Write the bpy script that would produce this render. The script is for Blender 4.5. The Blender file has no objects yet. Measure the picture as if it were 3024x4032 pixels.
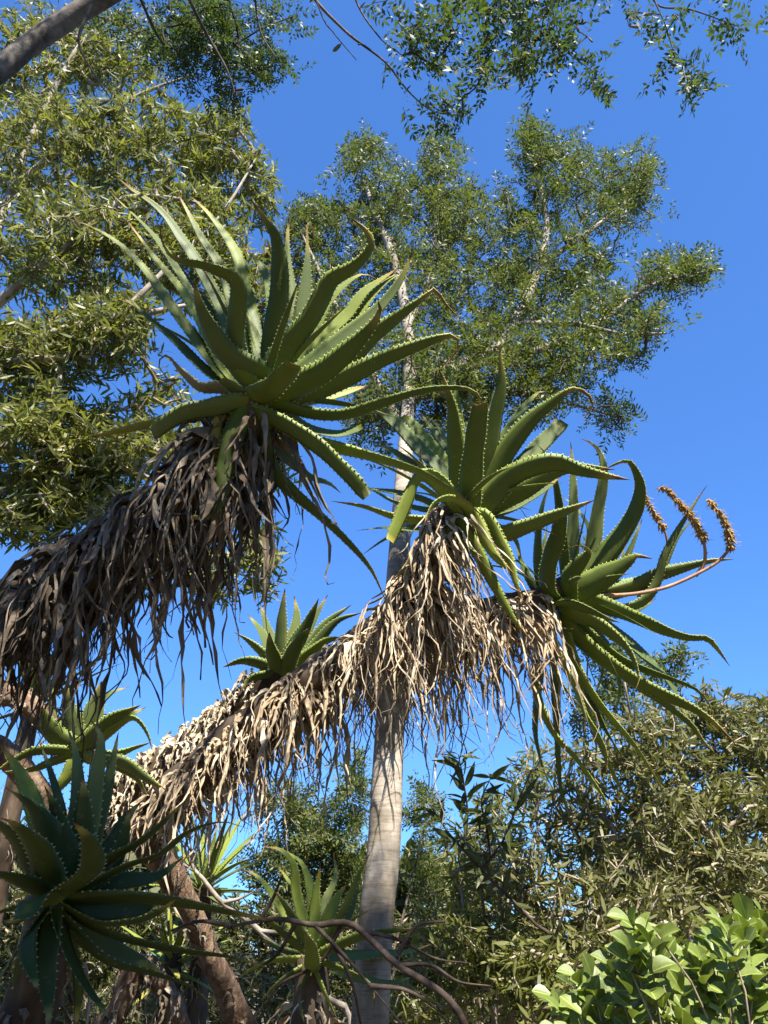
import bpy, math, random
import numpy as np
from mathutils import Vector, Matrix

SC = bpy.context.scene
COL = SC.collection
R = random.Random(7)
NR = np.random.default_rng(11)
rad = math.radians

# ------------------------------------------------------------------ camera
PITCH = rad(30.0)
VFOV = rad(67.0)
CAM = np.array((0.0, 0.0, 1.6))
FW = np.array((0.0, math.cos(PITCH), math.sin(PITCH)))
UP = np.array((0.0, -math.sin(PITCH), math.cos(PITCH)))
RT = np.array((1.0, 0.0, 0.0))
FOC = 2016.0 / math.tan(VFOV / 2)          # focal length in photo pixels
cd = bpy.data.cameras.new('camera')
cd.sensor_fit = 'VERTICAL'
cd.angle = VFOV
cd.clip_start = 0.05
cd.clip_end = 2000
cam = bpy.data.objects.new('camera', cd)
cam.location = CAM
cam.rotation_euler = (rad(90) + PITCH, 0, 0)
COL.objects.link(cam)
SC.camera = cam

# ------------------------------------------------------------------ light
SUN_EL = rad(52.0)
SUN_AZ = rad(158.0)        # measured from +Y towards +X: behind the camera, to the right
SUN = np.array((math.cos(SUN_EL) * math.sin(SUN_AZ), math.cos(SUN_EL) * math.cos(SUN_AZ), math.sin(SUN_EL)))
w = bpy.data.worlds.new('World')
SC.world = w
w.use_nodes = True
nt = w.node_tree
nt.nodes.clear()
sky = nt.nodes.new('ShaderNodeTexSky')
sky.sky_type = 'NISHITA'
sky.sun_disc = False
sky.sun_elevation = SUN_EL
sky.sun_rotation = SUN_AZ
sky.air_density = 1.0
sky.dust_density = 0.15
sky.ozone_density = 3.0
hs = nt.nodes.new('ShaderNodeMix')      # even tint over the whole sky: deep clear blue
hs.data_type = 'RGBA'
hs.blend_type = 'MULTIPLY'
hs.inputs[0].default_value = 1.0
hs.inputs[7].default_value = (.42, .82, 1.48, 1)
gm = nt.nodes.new('ShaderNodeGamma')
gm.inputs[1].default_value = .72
bg = nt.nodes.new('ShaderNodeBackground')
bg.inputs['Strength'].default_value = 0.105
wo = nt.nodes.new('ShaderNodeOutputWorld')
nt.links.new(sky.outputs[0], gm.inputs[0])
nt.links.new(gm.outputs[0], hs.inputs[6])
nt.links.new(hs.outputs[2], bg.inputs[0])
nt.links.new(bg.outputs[0], wo.inputs[0])
sd = bpy.data.lights.new('sun', 'SUN')
sd.energy = 5.0
sd.angle = rad(0.53)
sd.color = (1.0, 0.95, 0.86)
so = bpy.data.objects.new('sun', sd)
so.rotation_euler = Vector(SUN).to_track_quat('Z', 'Y').to_euler()
so.location = (0, 0, 30)
COL.objects.link(so)
SC.view_settings.view_transform = 'Standard'
SC.view_settings.look = 'None'
SC.view_settings.gamma = 1
SC.view_settings.exposure = 1.42
SC.view_settings.use_curve_mapping = False
SC.render.engine = 'CYCLES'
SC.cycles.max_bounces = 5
SC.cycles.diffuse_bounces = 3
SC.cycles.transparent_max_bounces = 4

# ------------------------------------------------------------------ helpers
def P(x, y, d):
    """a point seen at photo pixel (x, y), d metres along the viewing axis"""
    return CAM + d * (FW + (x - 1512.0) / FOC * RT - (y - 2016.0) / FOC * UP)

DS = 3024.0 / 1659.0
def Q(x, y, d):
    return P(x * DS, y * DS, d)

def rise(y):
    """world Y per metre of depth at reading row y; a plumb thing keeps depth * rise(y) constant"""
    return math.cos(PITCH) - (1106 - y) * DS / FOC * math.sin(PITCH)

FR = {  # reading frames: origin and scale in photo pixels
    '1': (250, 680, 900 / 1659), '2': (950, 780, 900 / 1659), '3': (300, 1550, 1300 / 1659),
    '4': (1300, 1350, 1200 / 1659), '5': (2000, 1750, 950 / 1659), '6': (1950, 2300, 1000 / 1659),
    'm': (0, 1700, 1700 / 1659), 'z': (0, 2600, 1700 / 1659), 'r': (1400, 2600, 1624 / 1659), 'd': (0, 0, DS)}

def unit(v):
    v = np.asarray(v, float)
    n = np.linalg.norm(v)
    return v / n if n > 1e-9 else v

def normrows(a):
    return a / np.maximum(np.linalg.norm(a, axis=1, keepdims=True), 1e-9)

def make_mesh(name, V, faces, attrs=None, smooth=True, mat=None):
    me = bpy.data.meshes.new(name)
    V = np.asarray(V, np.float32)
    me.vertices.add(len(V))
    me.vertices.foreach_set('co', V.ravel())
    li, ls, lt, pos = [], [], [], 0
    for f in faces:
        f = np.asarray(f, np.int32)
        if f.size == 0:
            continue
        k = f.shape[1]
        li.append(f.ravel())
        ls.append(pos + np.arange(len(f), dtype=np.int32) * k)
        lt.append(np.full(len(f), k, np.int32))
        pos += f.size
    li, ls, lt = np.concatenate(li), np.concatenate(ls), np.concatenate(lt)
    me.loops.add(len(li))
    me.loops.foreach_set('vertex_index', li)
    me.polygons.add(len(ls))
    me.polygons.foreach_set('loop_start', ls)
    me.polygons.foreach_set('loop_total', lt)
    me.polygons.foreach_set('use_smooth', np.full(len(ls), smooth, bool))
    for k, a in (attrs or {}).items():
        at = me.attributes.new(k, 'FLOAT_VECTOR', 'POINT')
        at.data.foreach_set('vector', np.asarray(a, np.float32).ravel())
    me.update(calc_edges=True)
    if mat:
        me.materials.append(mat)
    return me

class MB:
    def __init__(self):
        self.v, self.f, self.a, self.n = [], [], [], 0
    def add(self, V, faces, attr=None):
        V = np.asarray(V, float)
        self.v.append(V)
        self.a.append(np.zeros((len(V), 3)) if attr is None else np.asarray(attr, float))
        for f in faces:
            f = np.asarray(f, int)
            if f.size:
                self.f.append(f + self.n)
        self.n += len(V)
    def mesh(self, name, mat, smooth=True):
        return make_mesh(name, np.concatenate(self.v), self.f, {'lc': np.concatenate(self.a)}, smooth, mat)

def thing(name, label, cat, loc, group=None):
    o = bpy.data.objects.new(name, None)
    o.empty_display_size = 0.1
    o.location = loc
    o['label'] = label
    o['category'] = cat
    if group:
        o['group'] = group
    COL.objects.link(o)
    return o

def root_of(o):
    t = Vector((0, 0, 0))
    while o is not None:
        t += o.location
        o = o.parent
    return t

def child(name, me, parent, mw=None, kind=None, label=None):
    """mesh object under parent; mw is its world matrix (default: mesh is in world coordinates)"""
    o = bpy.data.objects.new(name, me)
    if parent is not None:
        o.parent = parent
        m = mw if mw is not None else Matrix.Identity(4)
        o.matrix_parent_inverse = Matrix.Translation(-parent.location) if parent.type == 'EMPTY' else Matrix.Identity(4)
        o.matrix_basis = m
    elif mw is not None:
        o.matrix_basis = mw
    if kind:
        o['kind'] = kind
    if label:
        o['label'] = label
    COL.objects.link(o)
    return o

def catmull(pts, n):
    p = np.asarray(pts, float)
    if len(p) == 2:
        t = np.linspace(0, 1, n + 1)[:, None]
        return p[0] * (1 - t) + p[1] * t
    p = np.vstack([2 * p[0] - p[1], p, 2 * p[-1] - p[-2]])
    out = []
    for i in range(1, len(p) - 2):
        p0, p1, p2, p3 = p[i - 1], p[i], p[i + 1], p[i + 2]
        for t in np.linspace(0, 1, 10, endpoint=False):
            out.append(.5 * (2 * p1 + (p2 - p0) * t + (2 * p0 - 5 * p1 + 4 * p2 - p3) * t * t + (3 * p1 - p0 - 3 * p2 + p3) * t ** 3))
    out.append(p[-2])
    out = np.array(out)
    s = np.concatenate([[0], np.cumsum(np.linalg.norm(np.diff(out, axis=0), axis=1))])
    q = np.linspace(0, s[-1], n + 1)
    return np.stack([np.interp(q, s, out[:, k]) for k in range(out.shape[1])], 1)

def tangents(c):
    t = np.gradient(c, axis=0)
    return normrows(t)

def tube(mb, pts, radii, sides=10, n=None, lump=0.0, cap=True, seed=0):
    n = n or max(4, len(pts) * 4)
    c = catmull(pts, n)
    rr = np.interp(np.linspace(0, 1, n + 1), np.linspace(0, 1, len(radii)), radii)
    T = tangents(c)
    N = unit(np.cross(T[0], (0.3, 1, 0.2)))
    rs = np.random.default_rng(seed + 1)
    ph = rs.uniform(0, 6.28, 6)
    V, A = [], []
    L = np.linalg.norm(np.diff(c, axis=0), axis=1).sum()
    for i in range(n + 1):
        N = unit(N - np.dot(N, T[i]) * T[i])
        B = np.cross(T[i], N)
        a = np.linspace(0, 2 * math.pi, sides, endpoint=False)
        s = i / n * L
        r = rr[i] * (1 + lump * (np.sin(2 * a + ph[0] + s * 3) * .5 + np.sin(3 * a + ph[1] - s * 7) * .4 + np.sin(s * 19 + ph[2] + a) * .4 + rs.normal(0, .35, sides)))
        V.append(c[i] + np.outer(r * np.cos(a), N) + np.outer(r * np.sin(a), B))
        A.append(np.stack([a / 6.283, np.full(sides, s), np.full(sides, rr[i])], 1))
    V = np.concatenate(V)
    A = np.concatenate(A)
    i = np.arange(n)[:, None] * sides
    j = np.arange(sides)[None, :]
    k = (j + 1) % sides
    F = np.stack([i + j, i + k, i + sides + k, i + sides + j], -1).reshape(-1, 4)
    fs = [F]
    if cap:
        V = np.vstack([V, c[-1] + T[-1] * rr[-1] * .5])
        A = np.vstack([A, A[-1]])
        b = n * sides
        fs.append(np.stack([b + np.arange(sides), b + (np.arange(sides) + 1) % sides, np.full(sides, len(V) - 1)], 1))
    mb.add(V, fs, A)

def seg_tubes(mb, P0, P1, R0, R1, sides=4):
    T = normrows(P1 - P0)
    ref = np.where(np.abs(T[:, 2:3]) > .9, np.array([[1., 0, 0]]), np.array([[0, 0, 1.]]))
    N = normrows(np.cross(T, ref))
    B = np.cross(T, N)
    a = np.linspace(0, 2 * math.pi, sides, endpoint=False)
    ring = N[:, None, :] * np.cos(a)[None, :, None] + B[:, None, :] * np.sin(a)[None, :, None]
    P1 = P1 + T * R1[:, None] * .5
    V = np.concatenate([P0[:, None] + ring * R0[:, None, None], P1[:, None] + ring * R1[:, None, None]], 1)
    m = len(P0)
    i = (np.arange(m) * 2 * sides)[:, None]
    j = np.arange(sides)[None]
    k = (j + 1) % sides
    F = np.stack([i + j, i + k, i + sides + k, i + sides + j], -1).reshape(-1, 4)
    mb.add(V.reshape(-1, 3), [F])

def frames(dirs, rng, flat=None):
    """orthonormal frames, x along dirs, random roll; flat pulls the leaf face towards up"""
    X = normrows(dirs)
    r = rng.normal(size=X.shape)
    if flat is not None:
        r = r * (1 - flat) + np.array((0, 0, 1.5)) * flat
    Z = normrows(r - (r * X).sum(1, keepdims=True) * X)
    Y = np.cross(Z, X)
    return np.stack([X, Y, Z], 2)      # columns

def scatter(mb, tv, tf, pos, fr, sc, attr=None):
    V = np.einsum('nij,kj->nki', fr, tv) * sc[:, None, None] + pos[:, None]
    n, k = len(pos), len(tv)
    off = (np.arange(n) * k)
    fs = [(np.asarray(f)[None] + off[:, None, None]).reshape(-1, np.asarray(f).shape[1]) for f in tf]
    at = None
    if attr is not None:
        at = np.tile(attr, (n, 1))
    mb.add(V.reshape(-1, 3), fs, at)

# ------------------------------------------------------------------ materials
def mat(name):
    m = bpy.data.materials.new(name)
    m.use_nodes = True
    m.node_tree.nodes.clear()
    return m, m.node_tree

def N_(nt, t, **kw):
    n = nt.nodes.new(t)
    for k, v in kw.items():
        if hasattr(n, k):
            setattr(n, k, v)
        else:
            n.inputs[k].default_value = v
    return n

def ramp(nt, stops, fac=None, interp='LINEAR'):
    n = nt.nodes.new('ShaderNodeValToRGB')
    e = n.color_ramp.elements
    n.color_ramp.interpolation = interp
    while len(e) < len(stops):
        e.new(0.5)
    for el, (p, c) in zip(e, stops):
        el.position = p
        el.color = (*c, 1) if len(c) == 3 else c
    if fac is not None:
        nt.links.new(fac, n.inputs[0])
    return n

def mixc(nt, a, b, fac, mode='MIX'):
    n = nt.nodes.new('ShaderNodeMix')
    n.data_type = 'RGBA'
    n.blend_type = mode
    for sock, v in ((n.inputs[6], a), (n.inputs[7], b), (n.inputs[0], fac)):
        if isinstance(v, bpy.types.NodeSocket):
            nt.links.new(v, sock)
        elif isinstance(v, (int, float)):
            sock.default_value = v
        else:
            sock.default_value = (*v, 1)
    return n.outputs[2]

def math_(nt, op, a, b=None, clamp=False):
    n = nt.nodes.new('ShaderNodeMath')
    n.operation = op
    n.use_clamp = clamp
    for s, v in ((n.inputs[0], a), (n.inputs[1], b)):
        if v is None:
            continue
        if isinstance(v, bpy.types.NodeSocket):
            nt.links.new(v, s)
        else:
            s.default_value = v
    return n.outputs[0]

def noise(nt, scale, detail=3, vec=None, rough=.55):
    n = nt.nodes.new('ShaderNodeTexNoise')
    n.inputs['Scale'].default_value = scale
    n.inputs['Detail'].default_value = detail
    n.inputs['Roughness'].default_value = rough
    if vec is not None:
        nt.links.new(vec, n.inputs['Vector'])
    return n.outputs['Fac']

def leafy_shader(nt, color, trans=.3, rough=.45, spec=.4, normal=None, tcol=None):
    p = N_(nt, 'ShaderNodeBsdfPrincipled')
    p.inputs['Roughness'].default_value = rough
    p.inputs['Specular IOR Level'].default_value = spec
    nt.links.new(color, p.inputs['Base Color'])
    t = N_(nt, 'ShaderNodeBsdfTranslucent')
    tc = mixc(nt, color, tcol or (1.25, 1.35, .55), 1.0, 'MULTIPLY')
    nt.links.new(tc, t.inputs['Color'])
    if normal is not None:
        nt.links.new(normal, p.inputs['Normal'])
    mx = N_(nt, 'ShaderNodeMixShader')
    mx.inputs[0].default_value = trans
    nt.links.new(p.outputs[0], mx.inputs[1])
    nt.links.new(t.outputs[0], mx.inputs[2])
    o = N_(nt, 'ShaderNodeOutputMaterial')
    nt.links.new(mx.outputs[0], o.inputs[0])
    return p

def bump(nt, h, strength=.3, dist=.01):
    b = N_(nt, 'ShaderNodeBump')
    b.inputs['Strength'].default_value = strength
    b.inputs['Distance'].default_value = dist
    nt.links.new(h, b.inputs['Height'])
    return b.outputs[0]

def aloe_mat(name, body, base, tip0=(.42, .34, .09), tip1=(.25, .10, .04), trans=.16):
    m, nt = mat(name)
    at = N_(nt, 'ShaderNodeAttribute')
    at.attribute_name = 'lc'
    sp = N_(nt, 'ShaderNodeSeparateXYZ')
    nt.links.new(at.outputs['Vector'], sp.inputs[0])
    oi = N_(nt, 'ShaderNodeObjectInfo')
    tc = N_(nt, 'ShaderNodeTexCoord')
    co = tc.outputs['Object']
    n1 = noise(nt, 9, 3, co)
    n2 = noise(nt, 60, 2, co)
    tt = math_(nt, 'ADD', sp.outputs[1], math_(nt, 'MULTIPLY', math_(nt, 'SUBTRACT', n1, .5), .10))
    r = ramp(nt, [(0, base), (.16, body), (.80, body), (.91, tip0), (.955, tip1), (1, tuple(c * .6 for c in tip1))], tt)
    dk = mixc(nt, r.outputs[0], (.62, .66, .60), math_(nt, 'MULTIPLY', n1, .9), 'MULTIPLY')
    # yellow to red-brown edge burn
    ed = ramp(nt, [(.80, (0, 0, 0)), (1, (1, 1, 1))], sp.outputs[0]).outputs[0]
    c = mixc(nt, dk, tuple(min(1, b * 1.5 + .05) for b in base), math_(nt, 'MULTIPLY', ed, .45))
    vo = N_(nt, 'ShaderNodeTexVoronoi')
    vo.inputs['Scale'].default_value = 42
    nt.links.new(co, vo.inputs['Vector'])
    spot = ramp(nt, [(.05, (1, 1, 1)), (.10, (0, 0, 0))], vo.outputs['Distance']).outputs[0]
    gate = ramp(nt, [(.50, (0, 0, 0)), (.58, (1, 1, 1))], noise(nt, 5, 1, co)).outputs[0]
    c = mixc(nt, c, (.42, .42, .28), math_(nt, 'MULTIPLY', spot, gate))
    sc = ramp(nt, [(.61, (0, 0, 0)), (.68, (1, 1, 1))], noise(nt, 26, 4, co, .7)).outputs[0]
    c = mixc(nt, c, (.20, .13, .06), math_(nt, 'MULTIPLY', sc, .6))
    c = mixc(nt, c, (.55, .50, .22), sp.outputs[2])
    h = N_(nt, 'ShaderNodeHueSaturation')
    nt.links.new(c, h.inputs['Color'])
    nt.links.new(math_(nt, 'ADD', math_(nt, 'MULTIPLY', oi.outputs['Random'], .34), .84), h.inputs['Value'])
    nt.links.new(math_(nt, 'ADD', math_(nt, 'MULTIPLY', oi.outputs['Random'], -.022), .511), h.inputs['Hue'])
    leafy_shader(nt, h.outputs[0], trans, .52, .25, bump(nt, n2, .12, .004))
    return m

def foliage_mat(name, c1, c2, c3, trans=.34, rough=.45, spec=.4):
    m, nt = mat(name)
    g = N_(nt, 'ShaderNodeNewGeometry')
    tc = N_(nt, 'ShaderNodeTexCoord')
    r = ramp(nt, [(0, c1), (.5, c2), (.93, c2), (1, c3)], g.outputs['Random Per Island'])
    n1 = noise(nt, 1.6, 2, tc.outputs['Object'])
    c = mixc(nt, r.outputs[0], (.62, .66, .6), n1, 'MULTIPLY')
    leafy_shader(nt, c, trans, rough, spec)
    return m

def bigleaf_mat(name, c1, c2, trans=.25):
    m, nt = mat(name)
    oi = N_(nt, 'ShaderNodeObjectInfo')
    tc = N_(nt, 'ShaderNodeTexCoord')
    at = N_(nt, 'ShaderNodeAttribute')
    at.attribute_name = 'lc'
    sp = N_(nt, 'ShaderNodeSeparateXYZ')
    nt.links.new(at.outputs['Vector'], sp.inputs[0])
    n1 = noise(nt, 14, 3, tc.outputs['Object'])
    g = N_(nt, 'ShaderNodeNewGeometry')
    c = mixc(nt, c1, c2, math_(nt, 'FRACT', math_(nt, 'ADD', oi.outputs['Random'], g.outputs['Random Per Island'])))
    c = mixc(nt, c, (.6, .65, .55), n1, 'MULTIPLY')
    mid = ramp(nt, [(0, (1, 1, 1)), (.10, (0, 0, 0))], sp.outputs[0]).outputs[0]
    c = mixc(nt, c, tuple(min(1, x * 2.0 + .03) for x in c2), math_(nt, 'MULTIPLY', mid, .7))
    leafy_shader(nt, c, trans, .4, .4, bump(nt, noise(nt, 50, 2, tc.outputs['Object']), .2, .003))
    return m

def dry_mat(name, c1, c2, c3):
    m, nt = mat(name)
    oi = N_(nt, 'ShaderNodeObjectInfo')
    g = N_(nt, 'ShaderNodeNewGeometry')
    tc = N_(nt, 'ShaderNodeTexCoord')
    at = N_(nt, 'ShaderNodeAttribute')
    at.attribute_name = 'lc'
    sp = N_(nt, 'ShaderNodeSeparateXYZ')
    nt.links.new(at.outputs['Vector'], sp.inputs[0])
    rr = math_(nt, 'FRACT', math_(nt, 'ADD', oi.outputs['Random'], g.outputs['Random Per Island']))
    r = ramp(nt, [(0, c1), (.45, c2), (.85, c3), (1, tuple(x * .5 for x in c1))], rr)
    mp = N_(nt, 'ShaderNodeMapping')
    mp.inputs['Scale'].default_value = (1, 1, .25)
    nt.links.new(tc.outputs['Object'], mp.inputs[0])
    n1 = noise(nt, 38, 4, mp.outputs[0], .65)
    c = mixc(nt, r.outputs[0], (.50, .45, .40), ramp(nt, [(.46, (0, 0, 0)), (.72, (1, 1, 1))], n1).outputs[0], 'MULTIPLY')
    c = mixc(nt, c, tuple(x * .45 for x in c1), ramp(nt, [(.72, (0, 0, 0)), (1, (1, 1, 1))], sp.outputs[1]).outputs[0])
    leafy_shader(nt, c, .06, .75, .15, bump(nt, n1, .7, .006), (1.1, 1, .8))
    return m

def bark_mat(name, c1, c2, c3, scale=14, stretch=(1, 1, .35), bstr=.6, bands=False, bdist=.012):
    m, nt = mat(name)
    tc = N_(nt, 'ShaderNodeTexCoord')
    mp = N_(nt, 'ShaderNodeMapping')
    mp.inputs['Scale'].default_value = stretch
    nt.links.new(tc.outputs['Object'], mp.inputs[0])
    n1 = noise(nt, scale, 6, mp.outputs[0], .65)
    n2 = noise(nt, scale * .22, 3, tc.outputs['Object'])
    r = ramp(nt, [(.3, c1), (.5, c2), (.7, c3)], n1)
    c = mixc(nt, r.outputs[0], (.5, .48, .44), ramp(nt, [(.45, (0, 0, 0)), (.62, (1, 1, 1))], n2).outputs[0], 'MULTIPLY')
    h = n1
    if bands:
        mp2 = N_(nt, 'ShaderNodeMapping')
        mp2.inputs['Scale'].default_value = (1.2, 1.2, 11)
        nt.links.new(tc.outputs['Object'], mp2.inputs[0])
        n3 = noise(nt, 6, 5, mp2.outputs[0], .7)
        ln = ramp(nt, [(.40, (1, 1, 1)), (.52, (0, 0, 0))], n3).outputs[0]
        c = mixc(nt, c, (.50, .43, .36), math_(nt, 'MULTIPLY', ln, .55), 'MULTIPLY')
        h = math_(nt, 'ADD', n1, n3)
    p = N_(nt, 'ShaderNodeBsdfPrincipled')
    p.inputs['Roughness'].default_value = .85
    p.inputs['Specular IOR Level'].default_value = .2
    nt.links.new(c, p.inputs['Base Color'])
    nt.links.new(bump(nt, h, bstr, bdist), p.inputs['Normal'])
    o = N_(nt, 'ShaderNodeOutputMaterial')
    nt.links.new(p.outputs[0], o.inputs[0])
    return m

M = {
    'g': aloe_mat('aloe_green', (.145, .185, .040), (.21, .28, .03)),
    'd': aloe_mat('aloe_shaded_green', (.066, .09, .022), (.11, .15, .025)),  # shade on the foreground aloe put into a darker leaf colour
    'b': aloe_mat('aloe_grey_green', (.165, .205, .065), (.22, .28, .05)),
    'y': aloe_mat('aloe_yellow_green', (.26, .31, .055), (.22, .30, .06), (.42, .30, .05), (.33, .13, .04), .2),
    'o': aloe_mat('aloe_yellowed', (.36, .33, .06), (.20, .25, .05), (.50, .36, .05), (.20, .10, .03), .2),
    'x': aloe_mat('aloe_withered', (.34, .27, .15), (.30, .27, .10), (.36, .24, .13), (.16, .09, .05), .1),
    'dry1': dry_mat('dry_leaf_grey_brown', (.115, .09, .06), (.20, .155, .11), (.34, .28, .205)),
    'dry2': dry_mat('dry_leaf_tan', (.36, .26, .16), (.52, .41, .27), (.64, .54, .39)),
    'dry3': dry_mat('dry_leaf_cream', (.42, .33, .22), (.58, .48, .33), (.68, .59, .44)),
    'core': bark_mat('aloe_stem_bark', (.05, .035, .022), (.10, .07, .045), (.16, .12, .08)),
    'redbark': bark_mat('aloe_peeling_bark', (.085, .05, .03), (.22, .14, .088), (.38, .28, .19), 17, (1, 1, .55), 1.0, False, .035),
    'trunk': bark_mat('smooth_grey_bark', (.34, .285, .215), (.44, .38, .30), (.52, .465, .38), 22, (1, 1, .6), .25, True),
    'limb': bark_mat('pale_branch_bark', (.25, .21, .16), (.36, .31, .25), (.46, .41, .34), 20, (1, 1, 1), .4),
    'bough': bark_mat('shaded_bough_bark', (.09, .075, .06), (.15, .125, .10), (.22, .19, .155), 26, (1, 1, 1), .4),  # bark darkened to stand for the shade on the bough
    'twig': bark_mat('twig_bark', (.12, .09, .065), (.19, .15, .11), (.28, .23, .17), 30, (1, 1, 1), .3),
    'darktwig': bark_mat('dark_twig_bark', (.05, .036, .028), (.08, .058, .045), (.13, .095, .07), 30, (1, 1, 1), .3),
    'paletwig': bark_mat('pale_twig_bark', (.26, .21, .15), (.36, .29, .21), (.46, .39, .29), 30, (1, 1, 1), .3),
    'lance': foliage_mat('lance_foliage', (.11, .12, .03), (.25, .25, .072), (.52, .48, .22), .38, .45, .4),
    'pin': foliage_mat('pinnate_foliage', (.08, .105, .025), (.165, .19, .05), (.32, .33, .14), .36, .5, .4),
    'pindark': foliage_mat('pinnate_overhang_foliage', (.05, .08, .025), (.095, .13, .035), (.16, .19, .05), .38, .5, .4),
    'olive': foliage_mat('olive_foliage', (.11, .115, .035), (.22, .21, .08), (.44, .40, .22), .28, .45, .4),
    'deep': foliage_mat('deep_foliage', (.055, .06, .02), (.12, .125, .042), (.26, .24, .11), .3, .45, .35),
    'broad': bigleaf_mat('broad_leaf', (.175, .225, .045), (.26, .31, .075), .24),
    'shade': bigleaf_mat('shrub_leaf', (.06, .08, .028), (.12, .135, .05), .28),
}
m, nt = mat('stalk')
p_ = N_(nt, 'ShaderNodeBsdfPrincipled')
tc_ = N_(nt, 'ShaderNodeTexCoord')
nt.links.new(ramp(nt, [(.35, (.28, .13, .07)), (.65, (.40, .24, .13))], noise(nt, 25, 4, tc_.outputs['Object'])).outputs[0], p_.inputs['Base Color'])
p_.inputs['Roughness'].default_value = .6
nt.links.new(p_.outputs[0], N_(nt, 'ShaderNodeOutputMaterial').inputs[0])
M['stalk'] = m
M['floret'] = foliage_mat('dry_floret', (.42, .20, .06), (.62, .40, .14), (.75, .56, .28), .2, .6, .2)
m, nt = mat('ground_soil')
tc_ = N_(nt, 'ShaderNodeTexCoord')
p_ = N_(nt, 'ShaderNodeBsdfPrincipled')
n_ = noise(nt, 3, 8, tc_.outputs['Object'], .7)
nt.links.new(ramp(nt, [(.3, (.05, .045, .025)), (.5, (.12, .095, .06)), (.7, (.10, .12, .05))], n_).outputs[0], p_.inputs['Base Color'])
nt.links.new(bump(nt, n_, .8, .1), p_.inputs['Normal'])
p_.inputs['Roughness'].default_value = .95
nt.links.new(p_.outputs[0], N_(nt, 'ShaderNodeOutputMaterial').inputs[0])
M['soil'] = m

# ------------------------------------------------------------------ ground
gx = np.concatenate([[-900, -300, -100, -40], np.linspace(-20, 20, 41), [40, 100, 300, 900]])
gy = np.concatenate([[-900, -300, -100, -30], np.linspace(-12, 28, 41), [45, 110, 320, 900]])
GX, GY = np.meshgrid(gx, gy, indexing='ij')
GZ = .06 * np.sin(GX * 1.3 + .4) * np.cos(GY * 1.1) + .05 * np.sin(GX * .5 - GY * .7) - .1
gv = np.stack([GX, GY, GZ], -1).reshape(-1, 3)
ni, nj = len(gx), len(gy)
ii, jj = np.meshgrid(np.arange(ni - 1), np.arange(nj - 1), indexing='ij')
b_ = (ii * nj + jj).ravel()
g_ = child('ground', make_mesh('ground', gv, [np.stack([b_, b_ + nj, b_ + nj + 1, b_ + 1], 1)], None, True, M['soil']), None)
g_['kind'] = 'structure'

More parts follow.
